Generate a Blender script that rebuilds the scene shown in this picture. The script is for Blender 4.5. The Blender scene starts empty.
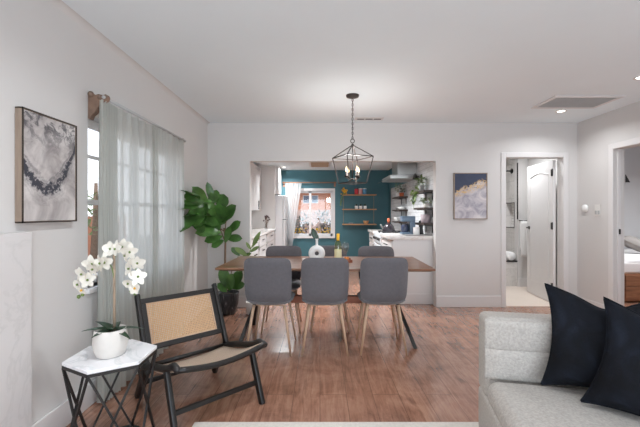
import bpy, math, random
from mathutils import Matrix, Vector
random.seed(7)
PI = math.pi
scene = bpy.context.scene
COL = scene.collection
F = 360.0
def at(px, py, Y):
    return Vector(((px-320)*Y/F, Y, 1.24-(py-213.5)*Y/F))

# ------------------------------------------------------------------ materials
class NT:
    def __init__(s, name):
        s.m = bpy.data.materials.new(name); s.m.use_nodes = True
        s.t = s.m.node_tree; s.t.nodes.clear()
        s.out = s.t.nodes.new('ShaderNodeOutputMaterial')
    def n(s, typ, **kw):
        d = s.t.nodes.new(typ)
        for k, v in kw.items():
            if k.startswith('i_'): d.inputs[k[2:].replace('_', ' ')].default_value = v
            else: setattr(d, k, v)
        return d
    def l(s, a, b): s.t.links.new(a, b)
    def val(s, sock, v):
        if isinstance(v, (int, float)): sock.default_value = v
        elif isinstance(v, (tuple, list)): sock.default_value = tuple(v) + ((1,) if len(v) == 3 and len(sock.default_value) == 4 else ())
        else: s.l(v, sock)
    def math(s, op, a, b=0.0, c=None, clamp=False):
        d = s.n('ShaderNodeMath', operation=op, use_clamp=clamp)
        s.val(d.inputs[0], a); s.val(d.inputs[1], b)
        if c is not None: s.val(d.inputs[2], c)
        return d.outputs[0]
    def mix(s, f, a, b, mode='MIX'):
        d = s.n('ShaderNodeMix', data_type='RGBA', blend_type=mode)
        s.val(d.inputs[0], f); s.val(d.inputs[6], a); s.val(d.inputs[7], b)
        return d.outputs[2]
    def ramp(s, f, stops, interp='LINEAR'):
        d = s.n('ShaderNodeValToRGB'); e = d.color_ramp.elements; d.color_ramp.interpolation = interp
        while len(e) < len(stops): e.new(0.5)
        for k, (p, c) in enumerate(stops):
            e[k].position = p; e[k].color = (c if isinstance(c, (tuple, list)) else (c, c, c)) + (1,) if not isinstance(c, (int, float)) else (c, c, c, 1)
        s.val(d.inputs[0], f); return d.outputs[0]
    def coord(s, kind='Object'):
        return s.n('ShaderNodeTexCoord').outputs[kind]
    def mapping(s, vec, scale=(1, 1, 1), rot=(0, 0, 0), loc=(0, 0, 0)):
        d = s.n('ShaderNodeMapping'); s.l(vec, d.inputs[0])
        d.inputs['Scale'].default_value = scale; d.inputs['Rotation'].default_value = rot; d.inputs['Location'].default_value = loc
        return d.outputs[0]
    def noise(s, vec, scale=5, detail=4, rough=.55, dist=0.0):
        d = s.n('ShaderNodeTexNoise'); s.l(vec, d.inputs['Vector'])
        d.inputs['Scale'].default_value = scale; d.inputs['Detail'].default_value = detail
        d.inputs['Roughness'].default_value = rough; d.inputs['Distortion'].default_value = dist
        return d.outputs[0]
    def bump(s, h, strength=.3, dist=.01):
        d = s.n('ShaderNodeBump'); s.l(h, d.inputs['Height'])
        d.inputs['Strength'].default_value = strength; d.inputs['Distance'].default_value = dist
        return d.outputs[0]
    def bsdf(s, color, rough=.5, metal=0.0, normal=None, **kw):
        p = s.n('ShaderNodeBsdfPrincipled')
        s.val(p.inputs['Base Color'], color); s.val(p.inputs['Roughness'], rough); s.val(p.inputs['Metallic'], metal)
        if normal is not None: s.l(normal, p.inputs['Normal'])
        for k, v in kw.items(): s.val(p.inputs[k.replace('_', ' ')], v)
        return p
    def done(s, shader):
        s.l(shader.outputs[0] if hasattr(shader, 'outputs') else shader, s.out.inputs[0]); return s.m

def c255(r, g, b):
    f = lambda v: (v/255/12.92) if v/255 <= .04045 else ((v/255+.055)/1.055)**2.4
    return (f(r), f(g), f(b))

def pm(name, color, rough=.5, metal=0.0, var=.12, scale=8, bump=0.0, bscale=60, stretch=(1, 1, 1), **kw):
    t = NT(name); v = t.mapping(t.coord(), stretch)
    n = t.noise(v, scale, 4)
    a = tuple(max(0, c*(1-var)) for c in color); b = tuple(min(1, c*(1+var)) for c in color)
    col = t.mix(t.math('MULTIPLY_ADD', n, 2.0, -.5, clamp=True), a, b)
    nm = None
    if bump: nm = t.bump(t.noise(v, bscale, 3), bump, .004)
    return t.done(t.bsdf(col, rough, metal, nm, **kw))

M = {}
M['wall'] = pm('wall_paint', c255(209, 206, 204), .75, var=.012, scale=2, bump=.05, bscale=180)
M['wallb'] = pm('bedroom_paint', c255(208, 207, 208), .75, var=.012, scale=2)
M['ceil'] = pm('ceiling_paint', c255(234, 242, 246), .85, var=.012, scale=2)
M['trim'] = pm('trim_paint', c255(216, 213, 212), .35, var=.01)
M['teal'] = pm('teal_paint', c255(62, 106, 116), .6, var=.05, scale=2)
M['cab'] = pm('cabinet_white', c255(220, 218, 217), .35, var=.01)
M['appl'] = pm('appliance_white', c255(232, 233, 235), .22, var=.01)
M['blackmetal'] = pm('black_metal', c255(38, 35, 34), .45, .3, var=.15, scale=30)
M['bronze'] = pm('bronze_metal', c255(62, 54, 50), .45, .5, var=.2, scale=25)
M['gold'] = pm('brass_metal', c255(130, 125, 110), .5, .4, var=.1)
M['steel'] = pm('brushed_steel', c255(170, 168, 165), .33, .9, var=.06, scale=4, stretch=(1, 1, 40))
M['blackwood'] = pm('black_stained_wood', c255(23, 19, 18), .42, var=.3, scale=12, stretch=(1, 1, 6), bump=.05)
M['boucle'] = pm('grey_boucle', c255(172, 166, 160), .95, var=.2, scale=90, bump=.8, bscale=120)
M['velvet'] = None
M['chairfab'] = pm('grey_chair_fabric', c255(94, 91, 95), .9, var=.10, scale=45, bump=.25, bscale=300, Sheen_Weight=.35, Sheen_Roughness=.5)
M['legwood'] = pm('pale_leg_wood', c255(190, 158, 132), .45, var=.15, scale=10, stretch=(8, 8, 1))
M['shelfwood'] = pm('shelf_wood', c255(190, 140, 95), .5, var=.15, scale=8, stretch=(1, 8, 8))
M['darkshelf'] = pm('dark_shelf_wood', c255(55, 42, 36), .5, var=.2, scale=8)
M['rodwood'] = pm('curtain_rod_wood', c255(150, 105, 78), .5, var=.2, scale=10)
M['burl'] = pm('carved_brown_wood', c255(125, 100, 84), .6, var=.35, scale=18, bump=.5, bscale=30)
M['potwhite'] = pm('white_ceramic_matte', c255(215, 210, 204), .6, var=.05, scale=12, bump=.2, bscale=25)
M['ceramic'] = pm('white_ceramic_gloss', c255(235, 234, 232), .2, var=.01)
M['petal'] = pm('orchid_petal', c255(226, 221, 210), .6, var=.04, scale=20, Subsurface_Weight=0.0)
M['leafdark'] = pm('dark_leaf', c255(38, 62, 40), .35, var=.3, scale=10)
M['leaf'] = pm('fig_leaf', c255(70, 108, 50), .36, var=.75, scale=7, bump=.3, bscale=20)
M['leafol'] = pm('olive_leaf', c255(110, 132, 70), .45, var=.3, scale=8)
M['leafgrey'] = pm('silver_leaf', c255(122, 130, 124), .7, var=.3, scale=12)
M['bark'] = pm('brown_stem', c255(120, 95, 75), .8, var=.25, scale=20, bump=.5)
M['stake'] = pm('pale_stake', c255(165, 145, 125), .7, var=.2, scale=20)
M['soil'] = pm('soil', c255(60, 48, 40), .95, var=.4, scale=50, bump=1)
M['yellow'] = pm('yellow_petal', c255(235, 180, 40), .5, var=.15)
M['red'] = pm('red_tin', c255(205, 50, 60), .35, var=.05)
M['pink'] = pm('pink_tin', c255(225, 160, 155), .4, var=.05)
M['blue'] = pm('blue_tin', c255(90, 150, 190), .4, var=.05)
M['lav'] = pm('lavender_pot', c255(165, 150, 155), .6, var=.06)
M['bluegrey'] = pm('blue_grey_plastic', c255(88, 108, 128), .35, var=.1)
M['copper'] = pm('copper', c255(190, 100, 65), .4, .3, var=.1)
M['black'] = pm('black_plastic', c255(24, 24, 26), .4, var=.2)
M['grey'] = pm('grey_ceramic', c255(140, 138, 136), .5, var=.1)
M['towel'] = pm('white_towel', c255(238, 236, 234), .95, var=.04, scale=60, bump=.6, bscale=200)
M['bedding'] = pm('white_bedding', c255(236, 234, 234), .9, var=.02, scale=10, bump=.3, bscale=8)
M['greypillow'] = pm('taupe_pillow', c255(150, 144, 140), .9, var=.06, scale=10)
M['rug'] = pm('cream_rug', c255(212, 206, 198), .95, var=.1, scale=60, bump=.8, bscale=150)
M['peach'] = pm('peach_stucco', c255(188, 122, 88), .9, var=.08, scale=3)
M['pinkst'] = pm('pale_pink_stucco', c255(186, 158, 146), .9, var=.06, scale=3)
M['concrete'] = pm('patio_concrete', c255(160, 155, 148), .9, var=.08, scale=2)
M['darkglass'] = pm('dark_window_glass', c255(60, 68, 90), .1, var=.1)
M['plate'] = pm('white_plastic', c255(225, 222, 218), .4, var=.01)
M['ventgrey'] = pm('vent_grey', c255(178, 178, 178), .6, var=.03)
M['ventwood'] = pm('vent_tan', c255(176, 148, 120), .6, var=.1)
M['tilefloor'] = pm('bath_floor_stone', c255(222, 208, 196), .4, var=.04, scale=3)
M['amber'] = pm('amber_glass', c255(200, 120, 60), .15, var=.1)
M['cream'] = pm('cream_label', c255(232, 224, 180), .4, var=.05)

def mk_floor():
    t = NT('plank_floor'); co = t.coord()
    sw = t.mapping(co, (1, 1, 1), (0, 0, PI/2))
    br = t.n('ShaderNodeTexBrick', offset=.37, offset_frequency=2)
    t.l(sw, br.inputs['Vector'])
    br.inputs['Color1'].default_value = (0, 0, 0, 1); br.inputs['Color2'].default_value = (1, 1, 1, 1)
    br.inputs['Mortar'].default_value = (.5, .5, .5, 1)
    br.inputs['Scale'].default_value = 1; br.inputs['Mortar Size'].default_value = .0022
    br.inputs['Brick Width'].default_value = 1.8; br.inputs['Row Height'].default_value = .18
    tone = br.outputs['Color']
    gv = t.mapping(co, (1, .09, 1))
    cmb = t.n('ShaderNodeVectorMath', operation='ADD'); t.l(gv, cmb.inputs[0])
    sc = t.n('ShaderNodeVectorMath', operation='SCALE'); t.l(tone, sc.inputs[0]); sc.inputs['Scale'].default_value = 7.0
    t.l(sc.outputs[0], cmb.inputs[1])
    grain = t.noise(cmb.outputs[0], 26, 8, .7, 1.2)
    big = t.noise(cmb.outputs[0], 5, 4, .6, 1.5)
    fig = t.math('ADD', t.math('MULTIPLY', grain, .55), t.math('MULTIPLY', t.noise(co, 3.5, 7, .7, 1.0), .45))
    col = t.ramp(fig, [(.30, c255(98, 66, 52)), (.45, c255(152, 110, 90)), (.56, c255(178, 134, 112)), (.75, c255(204, 164, 140))])
    col = t.mix(t.math('MULTIPLY', tone, .35), col, t.mix(1.0, col, (.62, .54, .5), 'MULTIPLY'))
    knots = t.ramp(t.noise(t.mapping(co, (1, .35, 1)), 5.5, 3, .5, .5), [(.64, 0.0), (.72, 1.0)])
    col = t.mix(t.math('MULTIPLY', knots, .6), col, c255(72, 42, 30))
    col = t.mix(t.math('MULTIPLY', br.outputs['Fac'], .6), col, c255(80, 54, 44))
    h = t.math('SUBTRACT', t.math('MULTIPLY', grain, .25), br.outputs['Fac'])
    rough = t.math('MULTIPLY_ADD', grain, .16, .10)
    return t.done(t.bsdf(col, rough, 0, t.bump(h, .16, .002), Specular_IOR_Level=.9, Coat_Weight=.5, Coat_Roughness=.2))
M['floor'] = mk_floor()

def mk_marble(name, base, vein, rough=.12, scale=3, amt=.7):
    t = NT(name); co = t.coord()
    n1 = t.noise(co, scale, 6, .6, 1.5)
    v = t.math('ABSOLUTE', t.math('SUBTRACT', n1, .5))
    v2 = t.ramp(v, [(0.0, 1.0), (.035, 0.0)])
    cl = t.noise(co, scale*.7, 3)
    f = t.math('MULTIPLY', v2, t.math('MULTIPLY', cl, amt))
    return t.done(t.bsdf(t.mix(f, base, vein), rough))
M['marble'] = mk_marble('white_marble', c255(232, 231, 233), c255(150, 165, 165), .06, 2.5, .55)
M['slab'] = mk_marble('pale_veined_marble', c255(212, 208, 207), c255(165, 163, 160), .35, 2.2, .35)
M['quartz'] = mk_marble('white_quartz', c255(226, 222, 218), c255(180, 150, 130), .2, 3, .5)

def mk_tile(name, base, grout, w, h, rough=.15, axes='YZ', vary=0.05):
    t = NT(name); co = t.coord()
    sep = t.n('ShaderNodeSeparateXYZ'); t.l(co, sep.inputs[0])
    cb = t.n('ShaderNodeCombineXYZ')
    t.l(sep.outputs['XYZ'.index(axes[0])], cb.inputs[0]); t.l(sep.outputs['XYZ'.index(axes[1])], cb.inputs[1])
    br = t.n('ShaderNodeTexBrick'); t.l(cb.outputs[0], br.inputs['Vector'])
    br.inputs['Scale'].default_value = 1; br.inputs['Mortar Size'].default_value = .003
    br.inputs['Brick Width'].default_value = w; br.inputs['Row Height'].default_value = h
    br.inputs['Color1'].default_value = tuple(c*(1-vary) for c in base)+(1,); br.inputs['Color2'].default_value = base+(1,)
    br.inputs['Mortar'].default_value = grout+(1,)
    n = t.noise(co, 6, 5, .6, 2)
    col = t.mix(t.ramp(n, [(.52, 0.0), (.56, .35), (.60, 0.0)]), br.outputs['Color'], c255(165, 160, 160))
    h_ = t.math('SUBTRACT', t.math('MULTIPLY', t.noise(co, 12, 2), .6), br.outputs['Fac'])
    return t.done(t.bsdf(col, rough, 0, t.bump(h_, .4, .004)))
M['tile'] = mk_tile('white_wall_tile', c255(232, 232, 234), c255(190, 190, 190), .20, .066)
M['bathtile'] = mk_tile('bath_wall_tile', c255(216, 211, 207), c255(190, 186, 182), .6, .3)
M['nichetile'] = mk_tile('niche_tile', c255(235, 233, 231), c255(175, 172, 170), .12, .05)

def mk_wood(name, cols, axis=0, scale=9, rough=.35, coat=.0):
    t = NT(name); s = [1, 1, 1]; s[axis] = .12
    v = t.mapping(t.coord(), tuple(s))
    n = t.noise(v, scale, 6, .62, 1.0); g = t.noise(v, scale*8, 4, .6)
    f = t.math('ADD', t.math('MULTIPLY', n, .7), t.math('MULTIPLY', g, .3))
    col = t.ramp(f, [(.32, cols[0]), (.5, cols[1]), (.68, cols[2])])
    return t.done(t.bsdf(col, rough, 0, t.bump(g, .1, .002), Coat_Weight=coat))
M['tabletop'] = mk_wood('walnut_table', [c255(84, 52, 36), c255(124, 84, 60), c255(158, 116, 88)], 0, 9, .28, .15)
M['platform'] = mk_wood('bed_wood', [c255(104, 66, 44), c255(142, 96, 66), c255(168, 120, 86)], 0, 8, .5)
M['traywood'] = mk_wood('tray_wood', [c255(110, 58, 36), c255(146, 82, 54), c255(170, 102, 70)], 0, 14, .4)
M['framewood'] = mk_wood('frame_wood', [c255(130, 112, 98), c255(152, 134, 118), c255(172, 154, 138)], 2, 10, .5)

def mk_velvet():
    t = NT('navy_velvet'); co = t.coord()
    n = t.noise(co, 7, 3, .6, 1.0)
    col = t.ramp(n, [(.35, c255(8, 9, 14)), (.55, c255(14, 17, 25)), (.75, c255(30, 35, 46))])
    return t.done(t.bsdf(col, .85, 0, t.bump(t.noise(co, 12, 4, .6, .5), .6, .02), Sheen_Weight=.0, Sheen_Roughness=.35, Sheen_Tint=(.55, .65, .9, 1), Specular_IOR_Level=.2))
M['velvet'] = mk_velvet()

def mk_cane(name, base, dark, hole, cell=.012, wav=.0):
    t = NT(name); co = t.coord()
    sep = t.n('ShaderNodeSeparateXYZ'); t.l(co, sep.inputs[0])
    fx = t.math('FRACT', t.math('DIVIDE', sep.outputs[0], cell)); fz = t.math('FRACT', t.math('DIVIDE', sep.outputs[1], cell))
    dx = t.math('SUBTRACT', fx, .5); dz = t.math('SUBTRACT', fz, .5)
    r = t.math('SQRT', t.math('ADD', t.math('MULTIPLY', dx, dx), t.math('MULTIPLY', dz, dz)))
    hl = t.math('LESS_THAN', r, .27)
    n = t.noise(co, 60, 3)
    col = t.mix(n, base, dark)
    b = t.bsdf(col, .55)
    tr = t.n('ShaderNodeBsdfTransparent')
    mx = t.n('ShaderNodeMixShader'); t.l(t.math('MULTIPLY', hl, hole), mx.inputs[0]); t.l(b.outputs[0], mx.inputs[1]); t.l(tr.outputs[0], mx.inputs[2])
    return t.done(mx)
M['cane'] = mk_cane('woven_cane', c255(214, 178, 140), c255(178, 138, 100), 1.0)
def mk_weave():
    t = NT('woven_seat'); co = t.coord()
    w1 = t.n('ShaderNodeTexWave', bands_direction='X'); t.l(co, w1.inputs[0]); w1.inputs['Scale'].default_value = 55
    w2 = t.n('ShaderNodeTexWave', bands_direction='Y'); t.l(co, w2.inputs[0]); w2.inputs['Scale'].default_value = 55
    h = t.math('MULTIPLY', w1.outputs['Fac'], w2.outputs['Fac'])
    col = t.mix(h, c255(192, 168, 148), c255(232, 214, 196))
    return t.done(t.bsdf(col, .5, 0, t.bump(h, .6, .003)))
M['weave'] = mk_weave()

def mk_curtain(name, col, transp, transl):
    t = NT(name)
    d = t.n('ShaderNodeBsdfDiffuse'); d.inputs[0].default_value = col+(1,)
    tl = t.n('ShaderNodeBsdfTranslucent'); tl.inputs[0].default_value = col+(1,)
    tr = t.n('ShaderNodeBsdfTransparent')
    n = t.noise(t.mapping(t.coord(), (30, 30, .4)), 4, 3)
    a = t.n('ShaderNodeMixShader'); a.inputs[0].default_value = transl; t.l(d.outputs[0], a.inputs[1]); t.l(tl.outputs[0], a.inputs[2])
    b = t.n('ShaderNodeMixShader'); t.l(t.math('MULTIPLY_ADD', n, .3, transp-.15), b.inputs[0]); t.l(a.outputs[0], b.inputs[1]); t.l(tr.outputs[0], b.inputs[2])
    return t.done(b)
M['sheer'] = mk_curtain('sheer_sage_curtain', c255(210, 211, 206), .13, .6)
M['sheerk'] = mk_curtain('sheer_white_curtain', c255(240, 240, 240), .25, .6)

def mk_glass(name='clear_glass', tint=(1, 1, 1), refl=1.0):
    t = NT(name); tr = t.n('ShaderNodeBsdfTransparent'); tr.inputs[0].default_value = tint+(1,)
    g = t.n('ShaderNodeBsdfGlossy'); g.inputs['Roughness'].default_value = .02
    lw = t.n('ShaderNodeLayerWeight'); lw.inputs[0].default_value = .5
    fr = t.math('MULTIPLY_ADD', t.math('POWER', lw.outputs['Facing'], 5.0), .9, .04)
    mx = t.n('ShaderNodeMixShader'); t.l(t.math('MULTIPLY', fr, refl, clamp=True), mx.inputs[0]); t.l(tr.outputs[0], mx.inputs[1]); t.l(g.outputs[0], mx.inputs[2])
    return t.done(mx)
M['glass'] = mk_glass('window_glass')
M['glassware'] = mk_glass('glassware', (.88, .9, .9), 2.5)
M['wine'] = mk_glass('white_wine_bottle', (.80, .80, .5), 2.0)

def mk_emit(name, col, s):
    t = NT(name); e = t.n('ShaderNodeEmission'); e.inputs[0].default_value = col+(1,); e.inputs[1].default_value = s
    return t.done(e)
M['lamp'] = mk_emit('lamp_lens', (1, .95, .86), 6)
M['bulb'] = mk_emit('warm_bulb', (1, .72, .42), 5)

def mk_pot():
    t = NT('dark_streaked_pot'); co = t.coord()
    n = t.noise(t.mapping(co, (6, 6, .6)), 5, 5, .7, 1)
    col = t.ramp(n, [(.45, c255(30, 30, 32)), (.58, c255(60, 60, 62)), (.68, c255(150, 150, 150))])
    return t.done(t.bsdf(col, .45, 0, t.bump(n, .4, .01)))
M['darkpot'] = mk_pot()

def mk_art1(w, h):
    # local x across 0..w, local y up 0..h
    t = NT('grey_flow_painting'); co = t.coord()
    nz = t.noise(co, 9, 6, .65, 1.2); nb = t.noise(co, 4.5, 4, .6, .8); nf = t.noise(co, 40, 4, .7)
    sep = t.n('ShaderNodeSeparateXYZ'); t.l(co, sep.inputs[0])
    u = t.math('DIVIDE', sep.outputs[0], w); v = t.math('DIVIDE', sep.outputs[1], h)
    du = t.math('SUBTRACT', u, .4)
    v0 = t.math('MULTIPLY_ADD', t.math('MULTIPLY', du, du), 1.35, .30)
    d = t.math('ADD', t.math('SUBTRACT', v, v0), t.math('ADD', t.math('MULTIPLY_ADD', nz, .30, -.15), t.math('MULTIPLY_ADD', t.noise(co, 35, 5, .7), .08, -.04)))
    band = t.ramp(t.math('MULTIPLY_ADD', d, 1.0, .5), [(.36, 0.0), (.40, .35), (.42, .1), (.455, 1.0), (.535, 1.0), (.56, .2), (.59, .5), (.63, 0.0)])
    rip = t.math('SINE', t.math('MULTIPLY', d, 70))
    rip = t.ramp(rip, [(.2, 0.0), (.9, .5)])
    near = t.ramp(t.math('ABSOLUTE', d), [(.0, 1.0), (.28, 0.0)])
    col = t.ramp(nb, [(.35, c255(150, 143, 142)), (.5, c255(190, 184, 182)), (.62, c255(212, 207, 204))])
    col = t.mix(t.math('MULTIPLY', rip, near), col, c255(110, 104, 106))
    fleck = t.math('MULTIPLY', band, t.math('MULTIPLY_ADD', t.math('GREATER_THAN', nf, .56), -.7, 1.0))
    col = t.mix(fleck, col, c255(44, 46, 58))
    top = t.math('MULTIPLY', t.ramp(v, [(.62, 0.0), (.9, 1.0)]), t.ramp(t.noise(co, 16, 6, .75, .6), [(.46, 0.0), (.56, .85)]))
    col = t.mix(top, col, c255(58, 58, 66))
    return t.done(t.bsdf(col, .5))
def mk_art2(w, h):
    t = NT('navy_gold_painting'); co = t.coord()
    sep = t.n('ShaderNodeSeparateXYZ'); t.l(co, sep.inputs[0])
    u = t.math('DIVIDE', sep.outputs[0], w); v = t.math('DIVIDE', sep.outputs[1], h)
    nz = t.noise(co, 14, 5, .6, .6); nf = t.noise(co, 45, 4, .7, .5); nb = t.noise(co, 6, 4, .6, 1)
    b = t.math('MULTIPLY_ADD', u, .28, .58)
    d = t.math('ADD', t.math('SUBTRACT', v, b), t.math('MULTIPLY_ADD', nz, .3, -.15))
    pale = t.ramp(nb, [(.35, c255(150, 145, 158)), (.5, c255(190, 185, 190)), (.65, c255(212, 205, 205))])
    col = t.mix(t.ramp(d, [(.0, 0.0), (.02, 1.0)]), pale, t.mix(nb, c255(34, 42, 66), c255(64, 72, 98)))
    gb = t.ramp(t.math('ADD', d, .5), [(.34, 0.0), (.42, 1.0), (.52, 1.0), (.56, 0.0)])
    gold = t.math('MULTIPLY', gb, t.ramp(nf, [(.47, 0.0), (.53, 1.0)]))
    col = t.mix(gold, col, c255(206, 172, 120))
    dk = t.math('MULTIPLY', gb, t.ramp(nf, [(.36, .8), (.42, 0.0)]))
    col = t.mix(dk, col, c255(70, 50, 40))
    return t.done(t.bsdf(col, .5))

# ------------------------------------------------------------------ mesh builder
class MB:
    def __init__(s, mat=None): s.v = []; s.f = []; s.sm = []; s.M = mat or Matrix.Identity(4)
    def add(s, vs, fs, smooth=False, M=None):
        o = len(s.v); T = s.M @ M if M is not None else s.M
        s.v += [tuple(T @ Vector(p)) for p in vs]
        s.f += [tuple(o+i for i in f) for f in fs]; s.sm += [smooth]*len(fs)
        return s
    def box(s, x0, x1, y0, y1, z0, z1, M=None):
        vs = [(x0, y0, z0), (x1, y0, z0), (x1, y1, z0), (x0, y1, z0), (x0, y0, z1), (x1, y0, z1), (x1, y1, z1), (x0, y1, z1)]
        return s.add(vs, [(0, 3, 2, 1), (4, 5, 6, 7), (0, 1, 5, 4), (1, 2, 6, 5), (2, 3, 7, 6), (3, 0, 4, 7)], False, M)
    def prism(s, poly, z0, z1, M=None):
        n = len(poly)
        vs = [(x, y, z0) for x, y in poly]+[(x, y, z1) for x, y in poly]
        fs = [tuple(range(n-1, -1, -1)), tuple(range(n, 2*n))]+[(i, (i+1) % n, n+(i+1) % n, n+i) for i in range(n)]
        return s.add(vs, fs, False, M)
    def tube(s, pts, r, n=10, M=None, square=False, caps=True, smooth=True):
        pts = [Vector(p) for p in pts]; k = len(pts)
        rs = r if isinstance(r, (list, tuple)) else [r]*k
        vs = []; up = None
        for i, p in enumerate(pts):
            d = (pts[min(i+1, k-1)]-pts[max(i-1, 0)]).normalized()
            if up is None:
                a = Vector((0, 0, 1)) if abs(d.z) < .9 else Vector((1, 0, 0))
                up = (a-d*a.dot(d)).normalized()
            else: up = (up-d*up.dot(d)).normalized()
            sd = d.cross(up)
            for j in range(n):
                an = 2*PI*(j+.5)/n
                vs.append(p+(up*math.cos(an)+sd*math.sin(an))*rs[i])
        fs = [(i*n+j, i*n+(j+1) % n, (i+1)*n+(j+1) % n, (i+1)*n+j) for i in range(k-1) for j in range(n)]
        if caps: fs += [tuple(range(n-1, -1, -1)), tuple(range((k-1)*n, k*n))]
        return s.add(vs, fs, smooth and n > 4, M)
    def bar(s, a, b, w, h=None, up=(0, 0, 1)):
        a = Vector(a); b = Vector(b); d = (b-a).normalized(); u = Vector(up)
        u = (u-d*u.dot(d)).normalized(); sd = d.cross(u); h = h or w
        vs = [p+sd*(w/2*i)+u*(h/2*j) for p in (a, b) for i, j in ((-1, -1), (1, -1), (1, 1), (-1, 1))]
        return s.add(vs, [(3, 2, 1, 0), (4, 5, 6, 7), (0, 1, 5, 4), (1, 2, 6, 5), (2, 3, 7, 6), (3, 0, 4, 7)])
    def lathe(s, prof, n=24, c=(0, 0, 0), M=None, sx=1, sy=1):
        vs = []; k = len(prof)
        for r, z in prof:
            for j in range(n):
                a = 2*PI*j/n; vs.append((c[0]+sx*r*math.cos(a), c[1]+sy*r*math.sin(a), c[2]+z))
        fs = [(i*n+j, i*n+(j+1) % n, (i+1)*n+(j+1) % n, (i+1)*n+j) for i in range(k-1) for j in range(n)]
        if prof[0][0] > 1e-5: fs.append(tuple(range(n-1, -1, -1)))
        if prof[-1][0] > 1e-5: fs.append(tuple(range((k-1)*n, k*n)))
        return s.add(vs, fs, True, M)
    def torus(s, R, r, M=None, n=20, m=8):
        vs = [((R+r*math.cos(b))*math.cos(a), (R+r*math.cos(b))*math.sin(a), r*math.sin(b)) for a in [2*PI*i/n for i in range(n)] for b in [2*PI*j/m for j in range(m)]]
        fs = [(i*m+j, ((i+1) % n)*m+j, ((i+1) % n)*m+(j+1) % m, i*m+(j+1) % m) for i in range(n) for j in range(m)]
        return s.add(vs, fs, True, M)
    def grid(s, fn, nu, nv, M=None, smooth=True):
        vs = [fn(i/nu, j/nv) for i in range(nu+1) for j in range(nv+1)]
        w = nv+1
        fs = [(i*w+j, (i+1)*w+j, (i+1)*w+j+1, i*w+j+1) for i in range(nu) for j in range(nv)]
        return s.add(vs, fs, smooth, M)
    def sphere(s, c, r, n=12, m=8, sz=None):
        sz = sz or (1, 1, 1)
        prof = [(r*math.sin(PI*i/m), -r*math.cos(PI*i/m)) for i in range(m+1)]
        prof[0] = (1e-6, -r); prof[-1] = (1e-6, r)
        return s.lathe(prof, n, (0, 0, 0), Matrix.Translation(c) @ Matrix.Diagonal((sz[0], sz[1], sz[2], 1)))
    def leaf(s, base, direc, L, W, up=(0, 0, 1), curl=.15, fold=.15, tip=.5, wav=0.0, rnd=.8):
        b = Vector(base); d = Vector(direc).normalized(); u = Vector(up)
        u = (u-d*u.dot(d)); u = u.normalized() if u.length > 1e-4 else Vector((1, 0, 0)); sd = d.cross(u)
        ph = random.random()*6
        def fn(a, c):
            wd = math.sin(PI*min(1, a**tip*1.0))**rnd*W/2 if 0 < a < 1 else 0.0
            x = (c*2-1)
            return b+d*(L*a)+sd*(wd*x)+u*(-curl*L*a*a+fold*abs(x)*wd+wav*L*math.sin(a*11+ph+c*3)*abs(x))
        return s.grid(fn, 8, 4)
    def build(s, name, mat, parent=None, bevel=0, seg=2, subsurf=0, solid=0, loc=None):
        me = bpy.data.meshes.new(name); me.from_pydata(s.v, [], s.f); me.update()
        me.polygons.foreach_set('use_smooth', [bool(x) for x in s.sm]) if s.f else None
        o = bpy.data.objects.new(name, me); COL.objects.link(o)
        me.materials.append(M[mat] if isinstance(mat, str) else mat)
        if parent: o.parent = parent
        if loc: o.location = loc
        if solid:
            m = o.modifiers.new('solid', 'SOLIDIFY'); m.thickness = solid; m.offset = 0
        if bevel:
            m = o.modifiers.new('bevel', 'BEVEL'); m.width = bevel; m.segments = seg; m.limit_method = 'ANGLE'; m.angle_limit = .7
            m.harden_normals = False
            me.polygons.foreach_set('use_smooth', [True]*len(s.f))
            w = o.modifiers.new('wn', 'WEIGHTED_NORMAL'); w.keep_sharp = True
        if subsurf:
            m = o.modifiers.new('sub', 'SUBSURF'); m.levels = m.render_levels = subsurf
            me.polygons.foreach_set('use_smooth', [True]*len(s.f))
        return o

def tag(o, label, cat, group=None, kind=None):
    o['label'] = label; o['category'] = cat
    if group: o['group'] = group
    if kind: o['kind'] = kind
    return o
def thing(name, label, cat, loc=(0, 0, 0), rz=0, group=None):
    o = bpy.data.objects.new(name, None); COL.objects.link(o); o.empty_display_size = .1
    o.location = loc; o.rotation_euler = (0, 0, rz)
    return tag(o, label, cat, group)
def struct(o, label=None):
    o['kind'] = 'structure'
    if label: o['label'] = label
    return o
KIDS = {}
def copy_tree(o, parent=None):
    c = o.copy(); COL.objects.link(c); c.parent = parent
    for ch in [x for x in bpy.data.objects if x.parent == o and x is not c]: copy_tree(ch, c)
    return c
def dup(root, loc, rz, label):
    r = copy_tree(root); r.location = loc; r.rotation_euler = (0, 0, rz); r['label'] = label
    return r
def rects(u0, u1, z0, z1, holes):
    """rectangles of a wall left over around holes (a,b,c,d) = u range, z range"""
    out = []; us = sorted(set([u0, u1]+[h[0] for h in holes]+[h[1] for h in holes]))
    for a, b in zip(us, us[1:]):
        zs = [(h[2], h[3]) for h in holes if h[0] <= a+1e-6 and h[1] >= b-1e-6]
        z = z0
        for c, d in sorted(zs):
            if c > z+1e-6: out.append((a, b, z, c))
            z = d
        if z < z1-1e-6: out.append((a, b, z, z1))
    return out
def wall_x(name, mat, x0, x1, y0, y1, z0, z1, holes=()):   # runs along X
    m = MB()
    for a, b, c, d in rects(x0, x1, z0, z1, holes): m.box(a, b, y0, y1, c, d)
    return struct(m.build(name, mat))
def wall_y(name, mat, x0, x1, y0, y1, z0, z1, holes=()):
    m = MB()
    for a, b, c, d in rects(y0, y1, z0, z1, holes): m.box(x0, x1, a, b, c, d)
    return struct(m.build(name, mat))

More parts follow.
